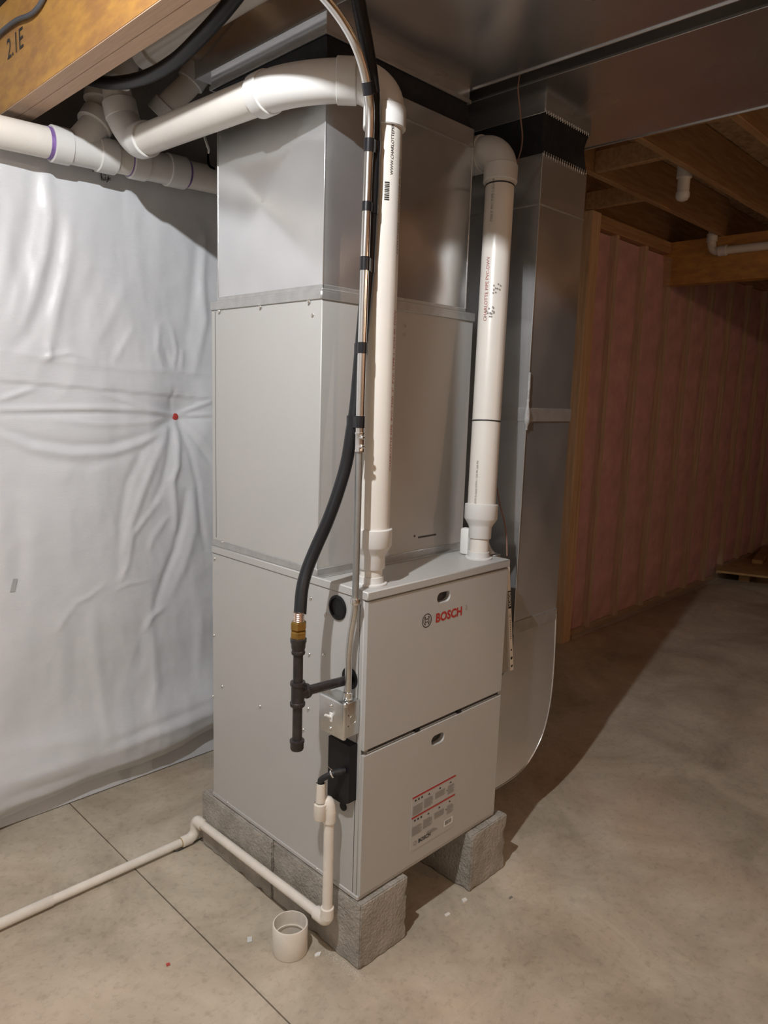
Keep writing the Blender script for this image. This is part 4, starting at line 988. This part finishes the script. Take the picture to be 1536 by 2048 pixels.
# small debris on the floor
def debris(name, label, px, poly, h, m):
    p = at(*px, Z=0); bm = bmesh.new(); prism(bm, [(p.x+a, p.y+b_, .0006) for a, b_ in poly], (0, 0, h)); tag(obj(name, bm, m, None, 0), label, 'debris')
debris('plastic_chip', 'white chip on the floor between the coupling and the block', (634, 1910), [(-.012, -.004), (.003, -.009), (.014, -.002), (.004, .004), (-.006, .003)], .004, WHITE)
debris('cable_clip', 'small clear cable clip on the floor left of the coupling', (499, 1880), [(-.012, -.006), (.0, -.012), (.012, .004), (.0, .011)], .003, mat('clip', (.62, .62, .60), .3))
debris('red_wire_scrap', 'tiny red wire scrap on the bare floor by the saw cut', (336, 1930), [(-.006, -.003), (.004, -.005), (.006, .002), (-.003, .005)], .003, REDCAP)
debris('mortar_crumb', 'pale mortar crumb on the floor in front of the right block', (928, 1803), [(-.01, -.006), (.008, -.008), (.012, .004), (-.004, .008)], .006, CARD)
debris('mortar_crumb', 'low flattened mortar crumb in front of the gap between blocks', (895, 1830), [(-.012, -.004), (.008, -.006), (.010, .004), (-.008, .006)], .003, CARD)
debris('dark_wood_chip', 'small dark chip on the floor beyond the mortar crumbs', (1021, 1796), [(-.008, -.002), (.006, -.004), (.008, .002), (-.006, .003)], .003, INKG)
bm = bmesh.new(); wp = [at(340, 1698, Z=.004), at(352, 1702, Z=.004), at(370, 1694, Z=.006), at(392, 1682, Z=.006), at(404, 1676, Z=.004)]
tube(bm, spline(wp, 5), .0018, 6); tag(obj('wire_scrap', bm, INK), 'loose black wire lying along the floor drain pipe', 'wire')
def dust(b):
    for n in range(420):
        t = random.random(); p = at(655+65*t+random.gauss(0, 6), 1898+52*t+random.gauss(0, 9), Z=0)
        if p.x > -.012 and p.y > -.012: continue
        r_ = random.uniform(.0004, .0017); lathe(b, (p.x, p.y, 0), (0, 0, 1), [(0, r_), (r_*.6, r_*.5)], 5)
bm = bmesh.new(); dust(bm); tag(obj('concrete_dust', bm, mat('pale_dust', (.60, .56, .50), .95), None, 0), 'pale concrete dust crumbs at the foot of the front block', 'dust', kind='stuff')

# ------------------------------------------------------------------ lamps
def lamp(loc, power, colr, label):
    e = thing('ceiling_lamp', (loc[0], loc[1], JZ), label, 'lamp')
    x, y, z = loc
    part(e, 'lamp_base', WHITE, lambda b: lathe(b, (x, y, JZ-.001), (0, 0, -1), [(0, .085), (.008, .085), (.011, .078)], 32))
    part(e, 'lit_dome', emit_mat('lit_dome', colr, 5), lambda b: lathe(b, (x, y, JZ-.011), (0, 0, -1), [(0, .074), (.003, .066), (.005, .045), (.006, .0)], 32))
    l = bpy.data.lights.new('lamp_light', 'POINT'); l.energy = power; l.color = colr; l.shadow_soft_size = .022
    o = bpy.data.objects.new('lamp_light', l); COL.objects.link(o); o.location = (x, y, z-.006); o.parent = e; o.matrix_parent_inverse = Matrix.Translation(-V(e.location))
lamp(BULB_NEAR, NEAR_POWER, NEAR_COL, 'round white ceiling lamp under the joists near the orange stamped beam')
lamp(BULB_FAR, FAR_POWER, FAR_COL, 'round white ceiling lamp under the joists over the far floor behind the viewer')
lamp(FILL_SIDE, SIDE_POWER, SIDE_COL, 'added unseen fill lamp under the joists that brightens the pink wall side of the room')  # this lamp and its fixture are added as fill, out of view
